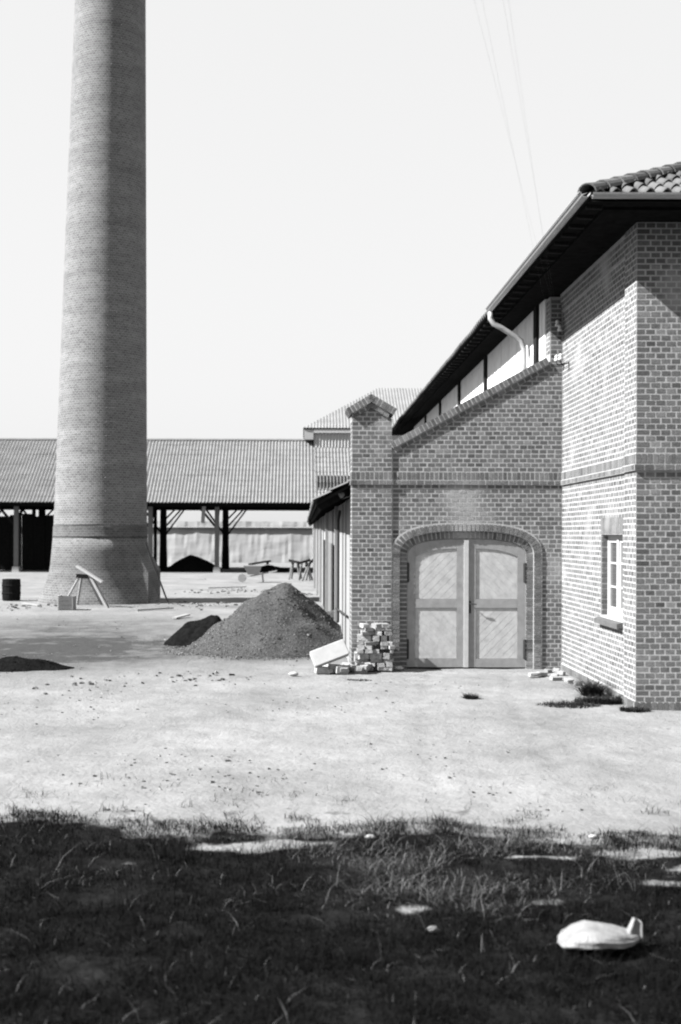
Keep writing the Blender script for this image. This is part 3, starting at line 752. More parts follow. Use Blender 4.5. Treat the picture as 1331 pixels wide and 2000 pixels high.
# gutters and downpipe
def half_tube(b, a, e, r=.062, n=8, th=.006):
    a, e = Vector(a), Vector(e); d = (e - a).normalized(); sx = d.cross(Vector((0, 0, 1))).normalized(); rr = []
    for p in (a, e):
        o_ = [p + sx * (r * math.cos(math.pi + math.pi * k / n)) + Vector((0, 0, r * math.sin(math.pi + math.pi * k / n))) for k in range(n + 1)]
        i_ = [p + sx * ((r - th) * math.cos(math.pi + math.pi * k / n)) + Vector((0, 0, (r - th) * math.sin(math.pi + math.pi * k / n))) for k in range(n, -1, -1)]
        rr.append(o_ + i_)
    b.rings(rr)
GXx = EX - .085
gut = part('gutter', 'zinc', hall, lambda b: (half_tube(b, (GXx, EY - .16, EZ - .035), (GXx, 20.8, EZ - .035)), b.tube([(GXx - .077, EY - .16, EZ - .032), (GXx - .077, 20.8, EZ - .032)], .010, 6)))
part('gutter', 'zinc', hall, lambda b: (half_tube(b, (GXx + .08, EY - .15, EZ - .05), (14.0, EY - .15, EZ - .05)), ))
dpz = EZ - .11
part('downpipe', 'zinc', hall, lambda b: b.tube([(GXx, 20.7, dpz), (GXx, 20.7, dpz - .12), (GXx + .06, 20.7, dpz - .22), (GXx + .2, 20.7, dpz - .29), (XC - .26, 20.7, dpz - .46), (XC - .16, 20.7, dpz - .53), (XC - .105, 20.7, dpz - .68), (XC - .10, 20.7, dpz - .9), (XC - .10, 20.7, 4.9)], .05, 10), smooth=True)

# insulators, brackets and wires
IN = [(4.27, 18.98, 5.83, 0), (4.30, 18.93, 5.74, 0), (4.26, 18.98, 5.24, 0), (4.24, 18.6, 5.20, 0)]
INL = ['small white porcelain insulator under the eave, left one of the upper pair', 'white porcelain insulator under the eave, right one of the upper pair',
       'small white insulator below the upper pair, on the brick corner', 'lowest small insulator, fixed to the sunlit side wall']
ends = []
for (x, y, z, _), lb in zip(IN, INL):
    t = empty('insulator', (x, y, z), lb, 'insulator', 'insulators at the inner corner of the brick hall')
    b = MB(); rr = []
    for (r_, h) in ((.018, -.055), (.042, -.05), (.045, -.02), (.026, 0), (.036, .015), (.034, .04), (.012, .06)):
        rr.append([(x + r_ * math.cos(2 * math.pi * k / 10), y + r_ * math.sin(2 * math.pi * k / 10), z + h) for k in range(10)])
    b.rings(rr); b.build('bell', 'porcelain', t, (x, y, z), True)
    part('hook', 'iron', t, lambda b: b.tube([(x, y, z - .05), (x, y, z - .09), (x + .04, y + .02, z - .11), (XN + .0, y + .06, z - .09)], .010, 6))
    ends.append(Vector((x, y, z + .01)))
def wire(a, b_, sag, r=.0004):
    pts = []
    for i in range(25):
        t = i / 24; p = Vector(a).lerp(Vector(b_), t); p.z -= sag * 4 * t * (1 - t); pts.append(p)
    m = MB(); m.tube(pts, r, 5); return m
tops = [(-2.09, -4.0, 6.3), (-1.9, -4.0, 6.6), (-1.71, -4.0, 6.3), (-1.62, -4.0, 6.6)]
WL = ['thin overhead wire, leftmost of the four in the sky', 'thin overhead wire, second from the left in the sky', 'thin overhead wire, third from the left in the sky', 'thin overhead wire, rightmost of the four in the sky']
for e, tp, lb in zip((ends[0], ends[2], ends[1], ends[3]), tops, WL):
    tag(wire(e, tp, .12).build('overhead_wire', 'iron', None, tuple(e)), lb, 'wire', 'overhead wires running to the brick hall')

# ================================================================== CHIMNEY
CY = 38.0
def cc(z): return -6.88 + .0158 * z
def cr(z):
    if z < 1.25: return 1.64 + .40 * (1 - z / 1.25) ** 1.6
    if z < 2.2: return 1.64 - .07 * (z - 1.25) / .95
    return 1.56 - .0213 * (z - 2.2)
chim = empty('factory_chimney', (-6.88, CY, 0), 'tall tapering round brick factory chimney beside the open shed', 'chimney')
def chimney_mat():
    m = bpy.data.materials.new('chimney_brick'); m.use_nodes = True; nt = m.node_tree; L = nt.links.new
    b = nt.nodes['Principled BSDF']; b.inputs['Roughness'].default_value = .92; b.inputs['Specular IOR Level'].default_value = .15
    uv = nt.nodes.new('ShaderNodeUVMap'); uv.uv_map = 'UVMap'
    br = nt.nodes.new('ShaderNodeTexBrick'); br.inputs['Scale'].default_value = 1; br.inputs['Brick Width'].default_value = .135
    br.inputs['Row Height'].default_value = .077; br.inputs['Mortar Size'].default_value = .009; br.inputs['Mortar Smooth'].default_value = .2
    br.inputs['Color1'].default_value = (.085,) * 3 + (1,); br.inputs['Color2'].default_value = (.135,) * 3 + (1,); br.inputs['Mortar'].default_value = (.19,) * 3 + (1,)
    L(uv.outputs[0], br.inputs['Vector'])
    geo = nt.nodes.new('ShaderNodeNewGeometry')
    cm = nt.nodes.new('ShaderNodeMapping'); cm.inputs['Scale'].default_value = (.35, .35, 2.2); L(geo.outputs['Position'], cm.inputs[0])
    nz = nt.nodes.new('ShaderNodeTexNoise'); nz.inputs['Scale'].default_value = 1.0; nz.inputs['Detail'].default_value = 10; nz.inputs['Roughness'].default_value = .65; L(cm.outputs[0], nz.inputs['Vector'])
    r = nt.nodes.new('ShaderNodeMapRange'); r.inputs[1].default_value = .3; r.inputs[2].default_value = .7; r.inputs[3].default_value = .78; r.inputs[4].default_value = 1.25
    L(nz.outputs[0], r.inputs[0])
    mx = nt.nodes.new('ShaderNodeMix'); mx.data_type = 'RGBA'; mx.blend_type = 'MULTIPLY'; mx.inputs[0].default_value = 1
    L(br.outputs[0], mx.inputs[6]); L(r.outputs[0], mx.inputs[7])
    at = nt.nodes.new('ShaderNodeAttribute'); at.attribute_name = 'tone'
    m2 = nt.nodes.new('ShaderNodeMix'); m2.data_type = 'RGBA'; m2.blend_type = 'MULTIPLY'; m2.inputs[0].default_value = 1
    L(mx.outputs[2], m2.inputs[6]); L(at.outputs['Color'], m2.inputs[7])
    n2 = nt.nodes.new('ShaderNodeTexNoise'); n2.inputs['Scale'].default_value = 2.2; n2.inputs['Detail'].default_value = 5; L(geo.outputs['Position'], n2.inputs['Vector'])
    r2 = nt.nodes.new('ShaderNodeMapRange'); r2.inputs[1].default_value = .62; r2.inputs[2].default_value = .74; r2.inputs[4].default_value = .25; L(n2.outputs[0], r2.inputs[0])
    m3 = nt.nodes.new('ShaderNodeMix'); m3.data_type = 'RGBA'; L(r2.outputs[0], m3.inputs[0]); L(m2.outputs[2], m3.inputs[6]); m3.inputs[7].default_value = (.26,) * 3 + (1,)
    L(m3.outputs[2], b.inputs['Base Color'])
    bp = nt.nodes.new('ShaderNodeBump'); bp.inputs['Strength'].default_value = .6; bp.inputs['Distance'].default_value = .012; bp.invert = True
    L(br.outputs['Fac'], bp.inputs['Height']); L(bp.outputs[0], b.inputs['Normal']); MAT['chimney_brick'] = m
chimney_mat()
def uv_mesh(o, fn):
    me = o.data; uv = me.uv_layers.new(name='UVMap'); base = wloc(o)
    for p in me.polygons:
        for li in p.loop_indices:
            uv.data[li].uv = fn(me.vertices[me.loops[li].vertex_index].co + base, p)
def shaft_part(name, zs, dr=0.0, tone=1.0, cap=True):
    b = MB(); n = 72
    b.rings([[(cc(z) + (cr(z) + dr) * math.cos(2 * math.pi * k / n), CY + (cr(z) + dr) * math.sin(2 * math.pi * k / n), z) for k in range(n)] for z in zs], True, cap, tone)
    o = b.build(name, 'chimney_brick', chim, (-6.88, CY, 0), True)
    def fu(co, p):
        a = math.atan2(co.y - CY, co.x - cc(co.z)); pc = p.center + wloc(o); ac = math.atan2(pc.y - CY, pc.x - cc(pc.z))
        if a - ac > math.pi: a -= 2 * math.pi
        if a - ac < -math.pi: a += 2 * math.pi
        return (a * 1.45, co.z)
    uv_mesh(o, fu); return o
shaft_part('foot', [-.3, 0, .2, .45, .7, .95, 1.25, 1.7, 2.16], 0, .68)
shaft_part('plinth_band', [2.16, 2.2, 2.5, 2.52], .016, .52)
shaft_part('shaft', [2.52] + [2.6 + i * 1.2 for i in range(23)], 0, .92)
shaft_part('crown', [29.0, 29.05, 29.6, 29.7], .14, .8)
# flue buttress at the foot
def buttress(b):
    P = [(-6.3, -.3), (-5.06, -.3), (-5.06, 1.02), (-5.62, 2.0), (-6.3, 2.4)]
    b.prism(P, 'y', 36.75, 39.9, .7)
bo = part('flue_buttress', 'chimney_brick', chim, buttress)
uv_mesh(bo, lambda co, p: (co.x + co.y, co.z))
ra = R(-90 + 20)     # climbing irons face the yard
for i in range(43):
    z = 3.2 + i * .45; r0 = cr(z); c = Vector((cc(z), CY, z)); out = Vector((math.cos(ra), math.sin(ra), 0)); sd_ = Vector((-out.y, out.x, 0))
    part('step_iron', 'shed_wood', chim, lambda b: b.tube([c + out * (r0 - .05) + sd_ * .15, c + out * (r0 + .13) + sd_ * .15, c + out * (r0 + .13) - sd_ * .15, c + out * (r0 - .05) - sd_ * .15], .010, 5), loc=tuple(c + out * r0))
b = MB(); b.tube([(-5.15, 36.7, 1.98), (-4.42, 36.9, 0.0)], .03, 6)
tag(b.build('leaning_pole', 'iron', None, (-4.42, 36.9, 0)), 'thin dark pole leaning against the foot of the chimney', 'pole')

# ================================================================== OPEN SHED
SX0, SX1, SYE, SYR, SYB = -26.0, .68, 66.2, 72.0, 77.6
shed = empty('open_shed', (-9.2, 71, 0), 'long open-sided timber shed with a corrugated tile roof', 'shed')
EZs, RZs = 4.22, 8.30
sr = part('roof', 'dark_wood', shed, lambda b: b.prism([(SYE + .15, EZs - .02), (SYR, RZs - .1), (SYB - .1, EZs - .02), (SYB - .1, EZs - .12), (SYR, RZs - .22), (SYE + .15, EZs - .12)], 'x', SX0, SX1))
o = part('tile_covering', 'far_tile', sr, lambda b: (wavy(b, (SX0 - .05, SYE, EZs - .06), (1, 0, 0), (0, SYR - SYE, RZs - EZs + .06), SX1 - SX0 + .05, math.hypot(SYR - SYE, RZs - EZs + .06), .205, .034, 12, .012, 6),
     wavy(b, (SX0 - .05, SYB, EZs - .06), (1, 0, 0), (0, SYR - SYB, RZs - EZs + .06), SX1 - SX0 + .05, math.hypot(SYR - SYB, RZs - EZs + .06), .205, .03, 12, .04, 4))); o['kind'] = 'stuff'
part('ridge', 'far_tile', sr, lambda b: b.tube([(SX0, SYR, RZs + .0), (SX1, SYR, RZs + .0)], .11, 8))
part('eave_beam', 'black_or_shaded_wood', shed, lambda b: b.span(SX0, SX1, 67.4, 67.65, 3.92, 4.2)); part('eave_beam', 'black_or_shaded_wood', shed, lambda b: b.span(SX0, SX1, 74.4, 74.7, 3.86, 4.2))
part('eave_beam', 'black_or_shaded_wood', shed, lambda b: b.span(SX0, SX1, 76.9, 77.1, 3.95, 4.15))
fx = [-25.2, -21.2, -17.2, -13.2, -9.17, -5.18]
for x in fx:
    part('post', 'shed_wood', shed, lambda b: b.span(x - .13, x + .13, 67.38, 67.64, .3, 3.92), loc=(x, 67.5, 0))
    part('footing', 'concrete', shed, lambda b: b.prism([(x - .24, -.1), (x + .24, -.1), (x + .17, .32), (x - .17, .32)], 'y', 67.25, 67.78), loc=(x, 67.5, 0))
    part('brace', 'black_or_shaded_wood', shed, lambda b: b.bar((x - .1, 67.52, 2.75), (x - 1.1, 67.52, 3.95), .14, .14), loc=(x, 67.5, 3))
    part('brace', 'black_or_shaded_wood', shed, lambda b: b.bar((x, 67.6, 2.7), (x, 69.2, 4.1), .14, .14), loc=(x, 67.6, 3))
    xb = x + (.02 if x > -9 else -.1)
    part('post', 'black_or_shaded_wood', shed, lambda b: b.prism([(xb - .24, 0), (xb + .26, 0), (xb + .22, 1.6), (xb + .2, 3.9), (xb - .18, 3.9), (xb - .2, 1.5)], 'y', 74.3, 74.7), loc=(xb, 74.5, 0))  # rear posts coloured black for the shadow they stand in
    if x < -9: part('post', 'black_or_shaded_wood', shed, lambda b: b.span(xb - .62, xb - .42, 74.35, 74.6, 0, 3.9), loc=(xb, 74.5, 0))
    for (z0, rx) in ((2.2, 1.45), (2.75, 1.25), (3.25, .85)):
        part('brace', 'black_or_shaded_wood', shed, lambda b: b.bar((xb + .12, 74.5, z0), (xb + rx, 74.5, 4.0), .1, .1), loc=(xb, 74.5, 3))
    part('brace', 'black_or_shaded_wood', shed, lambda b: b.bar((xb - .1, 74.5, 2.3), (xb - 1.3, 74.5, 3.95), .12, .12), loc=(xb, 74.5, 3))
for i in range(17):
    y0 = -25.9 + i * .74
    part('partition_board', 'black_or_shaded_wood', shed, lambda b: b.span(y0, y0 + .72, 71.0 + .04 * (i % 2), 71.08 + .04 * (i % 2), 0, 3.38 + .08 * (i % 3)), loc=(y0, 71, 0))
def drape(b):
    for (x, z, h) in ((-6.05, 3.95, .75), (-5.95, 3.6, .5)): b.span(x - .16, x + .16, 67.3, 67.42, z - h, z)
part('hanging_plank', 'pale_wood', shed, lambda b: b.box((-5.98, 67.3, 3.45), (.22, .06, 1.0), Matrix.Rotation(R(4), 3, 'Y')))

def heap(name, cx, cy, rx, ry, h, m, label, cat, group=None, pw=1.0, seed=1, ridge=None, peb=0, pm='pebble'):
    nr, na = 30, 72; v = []; f = []
    def hz(u, a):
        prof = max(0, 1 - u) ** pw if pw >= 1 else (1 - u ** (1 / pw)) 
        x, y = u * math.cos(a), u * math.sin(a)
        z = h * prof * (1 + .30 * N(x * 2.2 + seed, y * 2.2, seed)) + h * .085 * N(x * 5, y * 5, seed) * min(1, (1 - u) * 4) + .012 * N(x * 30, y * 30, seed)
        if u < .12: z -= h * .06 * (1 - u / .12)
        return z
    for i in range(nr + 1):
        u = i / nr
        for k in range(na):
            a = 2 * math.pi * k / na; e = 1 + .13 * N(math.cos(a) * 1.4 + seed, math.sin(a) * 1.4, seed + 3)
            v.append((cx + rx * u * e * math.cos(a), cy + ry * u * e * math.sin(a), hz(u, a) - .02 - (.06 if i == nr else 0)))
    for i in range(nr):
        for k in range(na): f.append((i * na + k, i * na + (k + 1) % na, (i + 1) * na + (k + 1) % na, (i + 1) * na + k))
    me = bpy.data.meshes.new(name); me.from_pydata([(a - cx, b_ - cy, c) for a, b_, c in v], [], f[::1]); me.materials.append(MAT[m])
    me.polygons.foreach_set('use_smooth', [True] * len(f)); me.flip_normals() if me.polygons[0].normal.z < 0 else None
    o = link(name, me, None, (cx, cy, 0)); tag(o, label, cat, group)
    if peb:
        b = MB()
        for i in range(peb):
            a = random.uniform(0, 2 * math.pi); u = math.sqrt(random.random()) * (1.04 + .28 * random.random() ** 3)
            e = 1 + .13 * N(math.cos(a) * 1.4 + seed, math.sin(a) * 1.4, seed + 3)
            p = Vector((cx + rx * u * e * math.cos(a), cy + ry * u * e * math.sin(a), (hz(u, a) - .02) if u < 1 else .0)); s_ = random.uniform(.006, .017) * (2.2 if random.random() < .03 else 1)
            b.box(p, (s_, s_ * random.uniform(.6, 1.2), s_ * .8), Matrix.Rotation(random.uniform(0, 3), 3, Vector((random.random(), random.random(), random.random() + .1)).normalized()), random.random() ** 1.5)
        q = b.build('gravel', pm, o, (cx, cy, 0), fix=False); q['kind'] = 'stuff'
    return o
heap('coal_heap', -6.9, 70.0, 1.9, 1.2, 1.0, 'coal', 'black coal heap lying under the open shed between two posts', 'heap', 'dark heaps in the yard', .8, 2)
heap('coal_heap', -9.6, 70.2, 1.5, 1.1, .5, 'coal', 'low black heap under the shed right behind the leaning pole', 'heap', 'dark heaps in the yard', .8, 5)
heap('coal_heap', -2.0, 69.0, 1.9, .7, .42, 'coal', 'flat black heap under the right end of the open shed', 'heap', 'dark heaps in the yard', .8, 8)
heap('gravel_heap', -.52, 22.4, 1.95, 1.75, 1.36, 'gravel', 'large cone of dark grey gravel beside the gate pillar', 'heap', 'dark heaps in the yard', 1.05, 3, peb=11000)
heap('gravel_heap', -2.0, 23.3, .85, .7, .56, 'coal', 'small smooth dark mound at the left foot of the gravel cone', 'heap', 'dark heaps in the yard', .55, 4)
heap('gravel_heap', .55, 24.9, .95, .8, .62, 'gravel', 'small gravel heap against the boarded wall behind the cone', 'heap', 'dark heaps in the yard', 1.05, 6, peb=500)
heap('coal_heap', -4.75, 18.9, 1.0, .5, .22, 'coal', 'flat black coal heap at the left edge of the yard', 'heap', 'dark heaps in the yard', .8, 7, peb=300, pm='coal')

# ================================================================== FAR KILN HOUSE
kiln = empty('kiln_house', (6, 76, 0), 'high corrugated-clad building with hipped roof behind the gate pillar', 'building')
KX0, KX1, KY0, KY1 = .66, 15.4, 71.36, 80.6
def clad(b):
    n = int((KX1 - KX0) / .2)
    pts = []
    for k in range(n * 4 + 1): x = KX0 + (KX1 - KX0) * k / (n * 4); pts.append((x, KY0 + .03 * math.sin(2 * math.pi * (k % 4) / 4)))
    b.rings([[(x, y, z) for x, y in pts] for z in (-.3, 9.2)], False, False)
    b.span(KX0, KX1, KY0 + .05, KY1, -.3, 9.2)
part('wall', 'cladding', kiln, clad)
kt = 4.98; kz = 9.05; kr = 12.2
kroof = part('roof', 'dark_wood', kiln, lambda b: b.add([(0, 71.2, kz - .1), (16, 71.2, kz - .1), (16, 81.2, kz - .1), (0, 81.2, kz - .1), (kt, 76.2, kr - .1), (16 - kt, 76.2, kr - .1)], [(0, 3, 2, 1), (0, 1, 5, 4), (1, 2, 5), (2, 3, 4, 5), (3, 0, 4)]))
def kfront(b):
    n = 80; sp = (kr - kz) / kt
    for k in range(n * 4):
        xs = [16 * kk / (n * 4) for kk in (k, k + 1)]; vv = []
        for j, x in enumerate(xs):
            wv = .022 * math.sin(2 * math.pi * ((k + j) % 4) / 4); t = max(0, min(kt, x, 16 - x))
            vv += [(x, 71.17, kz + wv - .02), (x, 71.2 + t, kz + t * sp + wv)]
        b.add(vv, [(0, 2, 3, 1)])
    for k in range(50 * 4):
        ys = [71.2 + 10 * kk / 200 for kk in (k, k + 1)]; vv = []
        for j, y in enumerate(ys):
            wv = .022 * math.sin(2 * math.pi * ((k + j) % 4) / 4); t = max(0, min(kt, y - 71.2, 81.2 - y))
            vv += [(-.03, y, kz + wv - .02), (t, y, kz + t * sp + wv)]
        b.add(vv, [(0, 1, 3, 2)])
part('tile_covering', 'far_tile', kroof, kfront)['kind'] = 'stuff'
part('boxed_eave', 'cladding', kiln, lambda b: (b.span(.03, .62, 71.25, 80.9, 8.3, 8.94), ))
part('fascia', 'white_paint', kiln, lambda b: b.span(.64, 15.9, 71.22, 71.3, 8.72, 8.95))
o = part('lower_roof', 'far_tile', kiln, lambda b: wavy(b, (.70, 66.6, 4.45), (1, 0, 0), (0, 4.75, 4.75 * .704), 7, 5.80, .205, .032, 10, .02, 6))
part('skirt_roof', 'tile', kiln, lambda b: wavy(b, (.80, 66.3, 3.6), (1, 0, 0), (0, 1.75, 2.25), 6.5, 2.85, .205, .05, 5, .03, 6))
part('pent_wall', 'black_or_shaded_wood', kiln, lambda b: b.span(.9, 6.7, 68.4, 71.3, -.2, 4.9))

# ================================================================== SMALL THINGS
# brick pile at the pillar
PL = 'loose brick in the rubble pile at the foot of the gate pillar'
GP = 'loose bricks piled against the gate pillar'
placed = 0
ORD = ['bottom', 'second', 'third', 'fourth', 'fifth', 'sixth', 'seventh', 'eighth', 'ninth', 'tenth', 'topmost']
def loose(x, y, z, w_, d_, h_, rz, rx=0, ry=0, tn=None, label=None, group=GP, name='loose_brick', lvl=None):
    if tn is None: tn = random.uniform(.35, 1)
    if label is None:
        tw = 'pale' if tn > .78 else ('grey' if tn > .55 else 'dark')
        if lvl is not None: label = f"{tw} loose brick in the {ORD[lvl]} layer of the stack by the pillar, {'left' if x < 1.08 else 'middle' if x < 1.3 else 'right'} end" if not 1.08 <= x < 1.3 else f"{tw} loose brick in the {ORD[lvl]} layer of the stack by the pillar, in its middle"
        else: label = f"{tw} tumbled brick in the rubble {'under the pale block' if x < .55 else 'between the pale block and the stack' if x < .8 else 'at the left foot of the stack'}"

    rot = Matrix.Rotation(rz, 3, 'Z') @ Matrix.Rotation(rx, 3, 'X') @ Matrix.Rotation(ry, 3, 'Y')
    me = brick_mesh(w_, d_, h_, tn, 'loose_brick', .005)
    o = link(name, me, None, (x, y, z), rot); tag(o, label, 'brick', group); return o
z = .0
for lvl in range(11):
    h = .064 if lvl not in (3, 7) else .10
    x = .84 + .012 * lvl + random.uniform(-.03, .03)
    end = 1.52 - .004 * lvl + random.uniform(-.02, .02)
    if lvl > 8: end -= .04
    while x < end - .05:
        wd = random.choice((.115, .115, .13, .24)); wd = min(wd, end - x)
        if random.random() < .16 and lvl > 2: x += wd * .7; continue
        loose(x + wd / 2, 18.84 + random.uniform(-.06, .03), z + h / 2, wd - .012, .24 if wd < .2 else .115, h - .004, random.uniform(-.32, .32), 0, random.uniform(-.07, .07), lvl=lvl)
        if wd > .2: loose(x + wd / 2, 18.955, z + h / 2, wd - .012, .11, h - .006, random.uniform(-.04, .04), lvl=lvl)
        x += wd + random.uniform(0, .015)
    z += h
for i in range(22):
    t = random.random(); x = .28 + .75 * t; y = 18.45 + random.uniform(-.12, .35); hmax = .05 + .30 * max(0, (t - .45)) * (1 if y > 18.5 else .3)
    loose(x, y, random.uniform(.025, hmax + .02), random.choice((.12, .2, .1, .24)), .115, .065, random.uniform(0, 3.1), random.uniform(-.35, .35), random.uniform(-.3, .3))
# pale block leaning on the rubble
b = MB(); rr = []
blk = Matrix.Rotation(R(10), 3, 'Z') @ Matrix.Rotation(R(-20), 3, 'Y') @ Matrix.Rotation(R(-24), 3, 'X')
bc = Vector((.43, 18.42, .31))
for (y, ins) in ((-.07, .01), (-.06, 0), (.06, 0), (.07, .01)):
    hw, hh = .30 - ins, .135 - ins
    rr.append([bc + blk @ Vector((sx * (hw - c1_), y, sz * (hh - c2_))) for sx, sz, c1_, c2_ in ((-1, -1, .015, 0), (1, -1, .015, 0), (1, -1, 0, .015), (1, 1, 0, .015), (1, 1, .015, 0), (-1, 1, .015, 0), (-1, 1, 0, .015), (-1, -1, 0, .015))])
b.rings(rr); tag(b.build('stone_block', 'concrete', None, (.42, 18.42, .1)), 'pale rectangular block leaning on the brick rubble by the pillar', 'block')
for (x, y, s_, t_) in ((.30, 18.4, .11, .8), (.52, 18.5, .14, .7), (.63, 18.38, .12, .9)):
    loose(x, y, s_ / 2 - .01, .2, .115, s_ * .9, .3, .1, .1, t_)

# trestle, planks and crate by the chimney
tr = empty('trestle', (-6.7, 35.0, 0), 'light wooden trestle with a slanting plank in front of the chimney', 'trestle')
part('leg', 'pale_wood', tr, lambda b: b.bar((-6.62, 34.9, 1.02), (-6.02, 34.7, -.02), .14, .08)); part('leg', 'pale_wood', tr, lambda b: b.bar((-6.95, 35.0, .95), (-7.42, 34.7, .0), .05, .05))
part('leg', 'pale_wood', tr, lambda b: b.bar((-6.72, 35.1, .95), (-6.4, 35.9, -.02), .06, .06)); part('leg', 'pale_wood', tr, lambda b: b.bar((-6.9, 35.1, .95), (-7.2, 35.9, -.02), .06, .06))
part('plank', 'white_paint', tr, lambda b: b.bar((-7.0, 34.85, 1.27), (-6.2, 34.75, .78), .20, .06)); part('crossbar', 'dark_wood', tr, lambda b: b.bar((-7.05, 35.0, .96), (-6.55, 35.0, .93), .09, .13))
cr_ = empty('wooden_crate', (-7.1, 33.6, 0), 'small wooden crate standing left of the trestle', 'crate')
for k in range(3): part('slat', 'shed_wood', cr_, lambda b: b.span(-7.28, -6.88, 33.50, 33.53, .02 + k * .125, .135 + k * .125))
part('side', 'white_paint', cr_, lambda b: b.span(-7.31, -7.281, 33.5, 34.0, .0, .42)); part('side', 'pale_wood', cr_, lambda b: b.span(-6.879, -6.85, 33.5, 34.0, .0, .40)); part('back', 'shed_wood', cr_, lambda b: b.span(-7.28, -6.88, 33.97, 34.0, .02, .39))  # left side paler: sunlight put into its colour
b = MB(); bx, by = -9.95, 38.4
b.rings([[(bx + r_ * math.cos(2 * math.pi * k / 20), by + r_ * math.sin(2 * math.pi * k / 20), z) for k in range(20)] for (r_, z) in ((.29, 0), (.30, .02), (.31, .2), (.325, .24), (.31, .28), (.31, .46), (.325, .5), (.31, .54), (.30, .72), (.27, .725))])
tag(b.build('barrel', 'black_or_shaded_wood', None, (bx, by, 0)), 'dark barrel standing at the left edge beside the chimney foot', 'barrel')
# wheelbarrow in the middle of the yard
wb = empty('wheelbarrow', (-2.3, 53.5, 0), 'grey wheelbarrow standing on the bright ground before the shed', 'wheelbarrow')
part('tray', 'pale_wood', wb, lambda b: b.add([(-2.62, 53.2, .38), (-2.1, 53.2, .38), (-2.1, 53.8, .38), (-2.62, 53.8, .38), (-2.82, 53.1, .78), (-1.98, 53.1, .78), (-1.98, 53.9, .78), (-2.82, 53.9, .78)],
     [(0, 1, 2, 3), (0, 4, 5, 1), (1, 5, 6, 2), (2, 6, 7, 3), (3, 7, 4, 0)]))
for y in (53.2, 53.8):
    part('handle', 'pale_wood', wb, lambda b: b.bar((-2.85, 53.5, .22), (-1.25, y, .55), .05, .05)); part('leg', 'shed_wood', wb, lambda b: b.bar((-1.95, y, .42), (-1.9, y, 0), .05, .05))
part('wheel', 'pale_wood', wb, lambda b: b.rings([[(-2.9 + r_ * math.cos(2 * math.pi * k / 18), y, .2 + r_ * math.sin(2 * math.pi * k / 18)) for k in range(18)] for (r_, y) in ((.14, 53.47), (.2, 53.47), (.2, 53.53), (.14, 53.53))], True, True))
# sawhorses by the end of the boarded wall
for i, (x, y, lb) in enumerate(((-.42, 57.5, 'grey timber trestle left of the boarded wall, the leftmost of three'), (.02, 56.0, 'grey timber trestle left of the boarded wall, the middle of three'), (.42, 55.6, 'grey timber trestle right against the end of the boarded wall'))):
    t = empty('sawhorse', (x, y, 0), lb, 'trestle', 'sawhorses at the end of the boarded wall')
    part('beam', 'dark_wood', t, lambda b: b.bar((x - .3, y, .95 - .12 * i), (x + .34, y + .4 * (i - 1), .82 + .2 * i), .10, .12))
    for (dx, dy) in ((-.25, -.3), (-.15, .4), (.2, -.2), (.28, .6))[i % 2:]:
        part('leg', 'shed_wood', t, lambda b: b.bar((x + dx * .5, y + .1, .92), (x + dx * (1.2 + .35 * i), y + dy, 0), .07, .07))
b = MB(); b.bar((-4.0, 84.5, .05), (-2.6, 86.5, .25), .3, .12); b.bar((-2.75, 86.5, 0), (-2.75, 86.5, .2), .2, .2)
tag(b.build('timber_beam', 'dark_wood', None, (-3.3, 85.5, 0)), 'dark timber lying on the ground behind the open shed', 'timber')

OFF = [(-4.4, 33.5, 1.1, .4, 'thin pale offcut lying on the sand right of the chimney foot'), (-3.3, 30.5, .8, 1.2, 'short pale board lying on the dust left of the gravel cone'), (-8.6, 35.6, .9, 2.4, 'short board lying in front of the chimney foot on its left'),
       (-3.2, 47.5, 1.6, .15, 'long thin plank lying on the bright ground below the shed'), (-.9, 50.5, .9, .7, 'short plank lying on the ground near the wheelbarrow'), (-5.6, 57.0, 1.4, 2.9, 'pale plank lying before the shed posts')]
for (x, y, L_, a, lb) in OFF:
    b = MB(); dx, dy = math.cos(a) * L_ / 2, math.sin(a) * L_ / 2
    b.bar((x - dx, y - dy, gh(x, y) + .03), (x + dx, y + dy, gh(x, y) + .07), .14, .035)
    tag(b.build('offcut_board', random.choice(('pale_wood', 'shed_wood')), None, (x, y, gh(x, y))), lb, 'board', 'timber offcuts in the yard')
b = MB()
for i in range(300):
    cx_, cy_, rr_ = random.choice(((-3.9, 44.5, 1.6), (-1.9, 45.5, 1.4), (.2, 43, .5), (-8.8, 35.0, 1.2), (-3.4, 36.4, 1.5), (-3.0, 17.0, 1.0), (-1.6, 17.6, .8)))
    x, y = random.gauss(cx_, rr_ * .5), random.gauss(cy_, rr_ * .6)
    if x > .3 and y > 19: continue
    s_ = random.uniform(.02, .07) * (1 if y > 25 else .6)
    b.box((x, y, gh(x, y) + s_ * .2), (s_ * random.uniform(1, 2.2), s_, s_ * .8), Matrix.Rotation(random.uniform(0, 3), 3, Vector((.4 * random.random(), .4 * random.random(), 1)).normalized()), random.random())
tag(b.build('scattered_rubble', 'pebble', None, (-3, 35, 0), fix=False), 'small rubble strewn in patches over the yard', 'rubble', kind='stuff')

